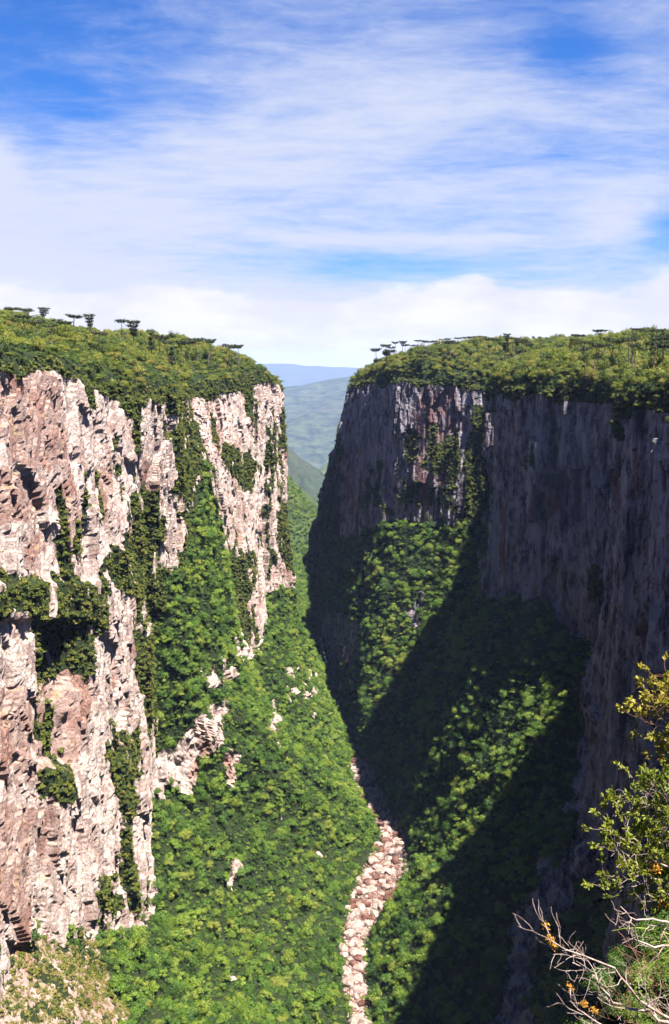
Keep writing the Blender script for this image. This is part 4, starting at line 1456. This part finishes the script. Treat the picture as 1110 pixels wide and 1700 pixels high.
# ------------------------------------------------------------------ shrubs beside the viewpoint
def leaf_rosette(p, d, n, size, rg):
    """pointed oval leaves round a twig tip; each a folded pair of quads"""
    out = []
    d = d / (np.linalg.norm(d) + 1e-9)
    for _ in range(n):
        a = d * 0.55 + rg.normal(size=3) * 0.65
        a[2] += 0.15
        a /= np.linalg.norm(a)
        s = size * (0.7 + 0.6 * rg.random())
        b = np.cross(a, rg.normal(size=3))
        b /= np.linalg.norm(b) + 1e-9
        nrm = np.cross(a, b)
        q0 = p + rg.normal(size=3) * size * 0.25
        w = s * 0.24
        out.append((q0, q0 + a * s * 0.5 + b * w + nrm * w * 0.35, q0 + a * s, q0 + a * s * 0.5 - nrm * 0.01 * s))
        out.append((q0, q0 + a * s * 0.5 - nrm * 0.01 * s, q0 + a * s, q0 + a * s * 0.5 - b * w + nrm * w * 0.35))
    return out


def grow(paths, rad, rg, depth, leafn, leafsz, bend=0.25, nsub=5, lens=0.45, updir=(0, 0, 0.25), bark_n=6, tuft=0.0):
    """paths: list of main stems (arrays). returns branch tubes, leaf quads, tuft points"""
    tubes, leaves, tufts = [], [], []

    def rec(pts, r, lev):
        pts = np.array(pts)
        # wander
        m = len(pts)
        rad_ = [r * (1 - 0.75 * i / (m - 1)) for i in range(m)]
        tubes.append((pts, rad_, lev))
        Ltot = np.linalg.norm(np.diff(pts, axis=0), axis=1).sum()
        if lev >= depth:
            d = pts[-1] - pts[-2]
            if leafn:
                leaves.extend(leaf_rosette(pts[-1], d, leafn, leafsz, rg))
                if m > 3:
                    leaves.extend(leaf_rosette(pts[-2], d, leafn // 2, leafsz, rg))
            if rg.random() < tuft:
                tufts.append(pts[-1])
            return
        nn = nsub if lev == 0 else max(3, nsub - 2)
        if lev == 0:
            nn = max(nn, int(Ltot / 0.16))
        for q in range(nn):
            t = 0.25 + 0.75 * (q + rg.random()) / nn
            t = min(t, 0.99)
            f = t * (m - 1)
            i = min(int(f), m - 2)
            p = pts[i] * (1 - (f - i)) + pts[i + 1] * (f - i)
            d = pts[i + 1] - pts[i]
            d = d / np.linalg.norm(d)
            side = rg.normal(size=3)
            side -= d * side.dot(d)
            side /= np.linalg.norm(side) + 1e-9
            dd = d * 0.7 + side * 0.8 + np.array(updir)
            dd /= np.linalg.norm(dd)
            L = lens * (0.6 ** lev) * (0.6 + 0.8 * rg.random())
            sub = [p]
            k = 5
            for _ in range(k):
                dd = dd + rg.normal(size=3) * bend + np.array(updir) * 0.15
                dd /= np.linalg.norm(dd)
                sub.append(sub[-1] + dd * L / k)
            rec(sub, r * (1 - 0.7 * t) * 0.55, lev + 1)

    for pth in paths:
        rec(pth, rad, 0)
    return tubes, leaves, tufts


def smooth_path(pts, n=14, jit=0.0, rg=None):
    pts = np.array(pts, float)
    L = np.concatenate(([0], np.cumsum(np.linalg.norm(np.diff(pts, axis=0), axis=1))))
    t = np.linspace(0, L[-1], n)
    q = np.stack([np.interp(t, L, pts[:, k]) for k in range(3)], 1)
    if rg is not None:
        q[1:-1] += rg.normal(size=(n - 2, 3)) * jit
    return q


def build_shrub(name, label, cat, tubes, leaves, tufts, bark, leafmat, twig=None, group=None):
    root = tubes[0][0][0]
    e = bpy.data.objects.new(name, None)
    e.location = root
    link(e, label=label, category=cat)
    r0 = np.array(root)
    sets = {}
    for pts, rad_, lev in tubes:
        key = 'branch' if lev == 0 else 'twigs'
        V, Fc = sets.setdefault(key, ([], []))
        if lev == 0:
            v, f = tube([tuple(p - r0) for p in pts], rad_, 8)
            me = poly_mesh('branch', v, f, bark, smooth_=True)
            link(bpy.data.objects.new('branch', me), e)
        else:
            v, f = tube([tuple(p - r0) for p in pts], [max(r, 0.0015) for r in rad_], 4)
            f = [tuple(i + len(V) for i in q) for q in f]
            V += v
            Fc += f
    V, Fc = sets.get('twigs', ([], []))
    if V:
        link(bpy.data.objects.new('twigs', poly_mesh('twigs', V, Fc, twig or bark)), e, kind='stuff')
    if leaves:
        Q = np.array(leaves) - r0
        link(bpy.data.objects.new('leaves', quads_mesh('leaves', Q, leafmat)), e, kind='stuff')
    if len(tufts):
        rg = np.random.default_rng(3)
        Q = []
        for p in tufts:
            m = 40
            c = p - r0 + rg.normal(size=(m, 3)) * 0.011
            Q.append(leaf_quads(c, rg.normal(size=(m, 3)), np.full(m, 0.008), rg, 0.5))
        link(bpy.data.objects.new('lichen', quads_mesh('lichen', np.concatenate(Q), M['orange_tuft'])), e, kind='stuff', label='orange lichen tufts on the twig tips')
    return e


rg = np.random.default_rng(11)
D0 = 8.2


def mains(lst, jit=0.02, n=14, dx=0):
    return [smooth_path([P(a + dx, b, c) for a, b, c in l], n, jit, rg) for l in lst]


# leafy shrub, upper part at the right edge
tb, lv, tf_ = grow(mains([
    [(1230, 1640, 8.6), (1130, 1520, 8.4), (1104, 1440, 8.3), (1100, 1390, 8.2), (1085, 1340, 8.1)],
    [(1200, 1520, 8.5), (1120, 1450, 8.3), (1060, 1432, 8.2), (1030, 1400, 8.1), (1005, 1375, 8.0)],
    [(1220, 1540, 8.5), (1110, 1480, 8.3), (1050, 1455, 8.1), (1015, 1430, 8.0), (995, 1440, 7.9)],
    [(1200, 1430, 8.5), (1120, 1380, 8.3), (1070, 1350, 8.2), (1035, 1325, 8.1)],
    [(1220, 1480, 8.6), (1160, 1360, 8.5), (1120, 1300, 8.4), (1090, 1330, 8.2)],
    [(1210, 1600, 8.6), (1120, 1560, 8.4), (1080, 1500, 8.3), (1040, 1480, 8.2)],
    [(1200, 1440, 8.8), (1130, 1420, 8.6), (1090, 1400, 8.5), (1060, 1385, 8.4)],
    [(1200, 1560, 8.8), (1140, 1500, 8.7), (1100, 1460, 8.6), (1075, 1420, 8.5)],
], 0.02, dx=28), 0.014, rg, 2, 13, 0.044, nsub=8, lens=0.32)
build_shrub('leafy_shrub', 'gnarled yellow-green shrub with pale stems reaching in from the right edge', 'shrub', tb, lv, tf_, M['pale_bark'], M['shrub_leaf'], M['pale_bark'])
tb, lv, tf_ = grow(mains([
    [(1260, 1420, 8.9), (1170, 1300, 8.7), (1130, 1230, 8.6), (1112, 1170, 8.5)],
    [(1240, 1380, 8.9), (1160, 1260, 8.7), (1115, 1210, 8.6), (1095, 1190, 8.5)],
    [(1250, 1340, 8.9), (1170, 1220, 8.7), (1135, 1160, 8.6)],
], 0.02), 0.012, rg, 2, 14, 0.046, nsub=9, lens=0.34)
build_shrub('leafy_shrub', 'small bright green shrub highest on the right edge above the pink rock', 'shrub', tb, lv, tf_, M['pale_bark'], M['shrub_leaf'], M['red_twig'])
# bare shrub sprawling along the bottom right
tb, lv, tf_ = grow(mains([
    [(1260, 1760, 7.6), (1110, 1690, 7.3), (1070, 1668, 7.2), (1045, 1640, 7.1), (1028, 1618, 7.0), (1000, 1597, 6.9), (975, 1585, 6.9), (950, 1583, 6.8), (925, 1568, 6.8), (910, 1545, 6.7), (904, 1532, 6.7)],
    [(1180, 1730, 7.4), (1080, 1682, 7.2), (1050, 1678, 7.2), (1020, 1668, 7.1), (1005, 1645, 7.0), (990, 1625, 7.0), (975, 1612, 6.9), (950, 1598, 6.9)],
    [(1150, 1790, 7.3), (1030, 1720, 7.1), (1000, 1702, 7.0), (975, 1680, 7.0), (952, 1668, 6.9), (946, 1640, 6.9)],
    [(1210, 1650, 7.7), (1110, 1570, 7.5), (1075, 1572, 7.4), (1060, 1560, 7.4), (1045, 1530, 7.3)],
    [(1220, 1600, 7.8), (1130, 1540, 7.6), (1090, 1520, 7.5), (1050, 1528, 7.4), (1030, 1505, 7.3)],
], 0.012, 18), 0.015, rg, 2, 0, 0.05, nsub=4, lens=0.24, bend=0.22, tuft=0.015)
for x_, y_ in [(905, 1535), (914, 1562), (918, 1570), (912, 1556), (967, 1664), (985, 1676), (944, 1637)]:
    tf_.append(P(x_, y_, 6.8))
    tf_.append(P(x_ + 4, y_ + 3, 6.8))
build_shrub('bare_shrub', 'leafless shrub with white twisting branches and orange lichen sprawling at lower right', 'shrub', tb, lv, tf_, M['pale_bark'], None, M['pale_bark'])
tb, lv, tf_ = grow(mains([
    [(1200, 1780, 8.2), (1110, 1700, 8.0), (1080, 1650, 7.9), (1065, 1620, 7.8)],
    [(1240, 1760, 8.2), (1150, 1680, 8.0), (1105, 1640, 7.9), (1090, 1600, 7.8)],
    [(1140, 1800, 8.2), (1070, 1720, 8.0), (1050, 1680, 7.9), (1035, 1650, 7.8)],
], 0.015), 0.010, rg, 2, 0, 0.05, nsub=7, lens=0.30, bend=0.15, updir=(0, 0, 0.4))
build_shrub('twiggy_shrub', 'reddish leafless twiggy shrub in the lower right corner behind the white branches', 'shrub', tb, lv, tf_, M['red_twig'], None, M['red_twig'])
# orange flowers / lichen clumps among the leaves and arching grass
for (x_, y_, lb) in [(1103, 1500, 'orange lichen clump at the right edge below the leafy shrub'), (1088, 1440, 'orange lichen clump among the pale stems of the leafy shrub')]:
    c0_ = P(x_, y_, 8.0)
    m = 160
    c = rg.normal(size=(m, 3)) * 0.022
    o = bpy.data.objects.new('lichen_clump', quads_mesh('lichen_clump', leaf_quads(c, rg.normal(size=(m, 3)), np.full(m, 0.014), rg, 0.4), M['orange_tuft']))
    o.location = c0_
    link(o, label=lb, category='lichen')
Q = []
root = P(1150, 1570, 7.9)
for k in range(60):
    a0 = np.array((-1, rg.normal() * 0.3, rg.normal() * 0.45 + 0.15))
    a0 /= np.linalg.norm(a0)
    L = 0.25 + 0.35 * rg.random()
    p = rg.normal(size=3) * 0.06
    w = np.array((0, rg.normal() * 0.3, 1.0)) * 0.004
    for j in range(5):
        a1 = a0 + np.array((0, 0, -0.16))
        a1 /= np.linalg.norm(a1)
        q = p + a1 * L / 5
        ww = w * (1 - j / 6)
        Q.append((p - ww, q - ww * 0.9, q + ww * 0.9, p + ww))
        p, a0 = q, a1
o = bpy.data.objects.new('grass_tuft', quads_mesh('grass_tuft', np.array(Q), M['grass_blade']))
o.location = root
link(o, label='arching green grass blades reaching in from the right edge', category='grass')
print('shrubs', round(time.time() - T0, 1))

# ------------------------------------------------------------------ air
hv, hf = [], []
x0, x1, y0, y1, z0, z1 = -52000, 52000, -4500, 55000, -1850, 300
hv = [(x0, y0, z0), (x1, y0, z0), (x1, y1, z0), (x0, y1, z0), (x0, y0, z1), (x1, y0, z1), (x1, y1, z1), (x0, y1, z1)]
hf = [(0, 3, 2, 1), (4, 5, 6, 7), (0, 1, 5, 4), (1, 2, 6, 5), (2, 3, 7, 6), (3, 0, 4, 7)]
hm, nt, out = new_mat('thin blue air')
pvn = nt.nodes.new('ShaderNodeVolumePrincipled')
pvn.inputs['Color'].default_value = (0.42, 0.56, 1.0, 1)
pvn.inputs['Density'].default_value = 1.35e-5
pvn.inputs['Anisotropy'].default_value = 0.0
nt.links.new(pvn.outputs[0], out.inputs['Volume'])
link(bpy.data.objects.new('haze', poly_mesh('haze', hv, hf, hm)), kind='stuff', label='thin blue haze filling the distance')
print('done', round(time.time() - T0, 1))
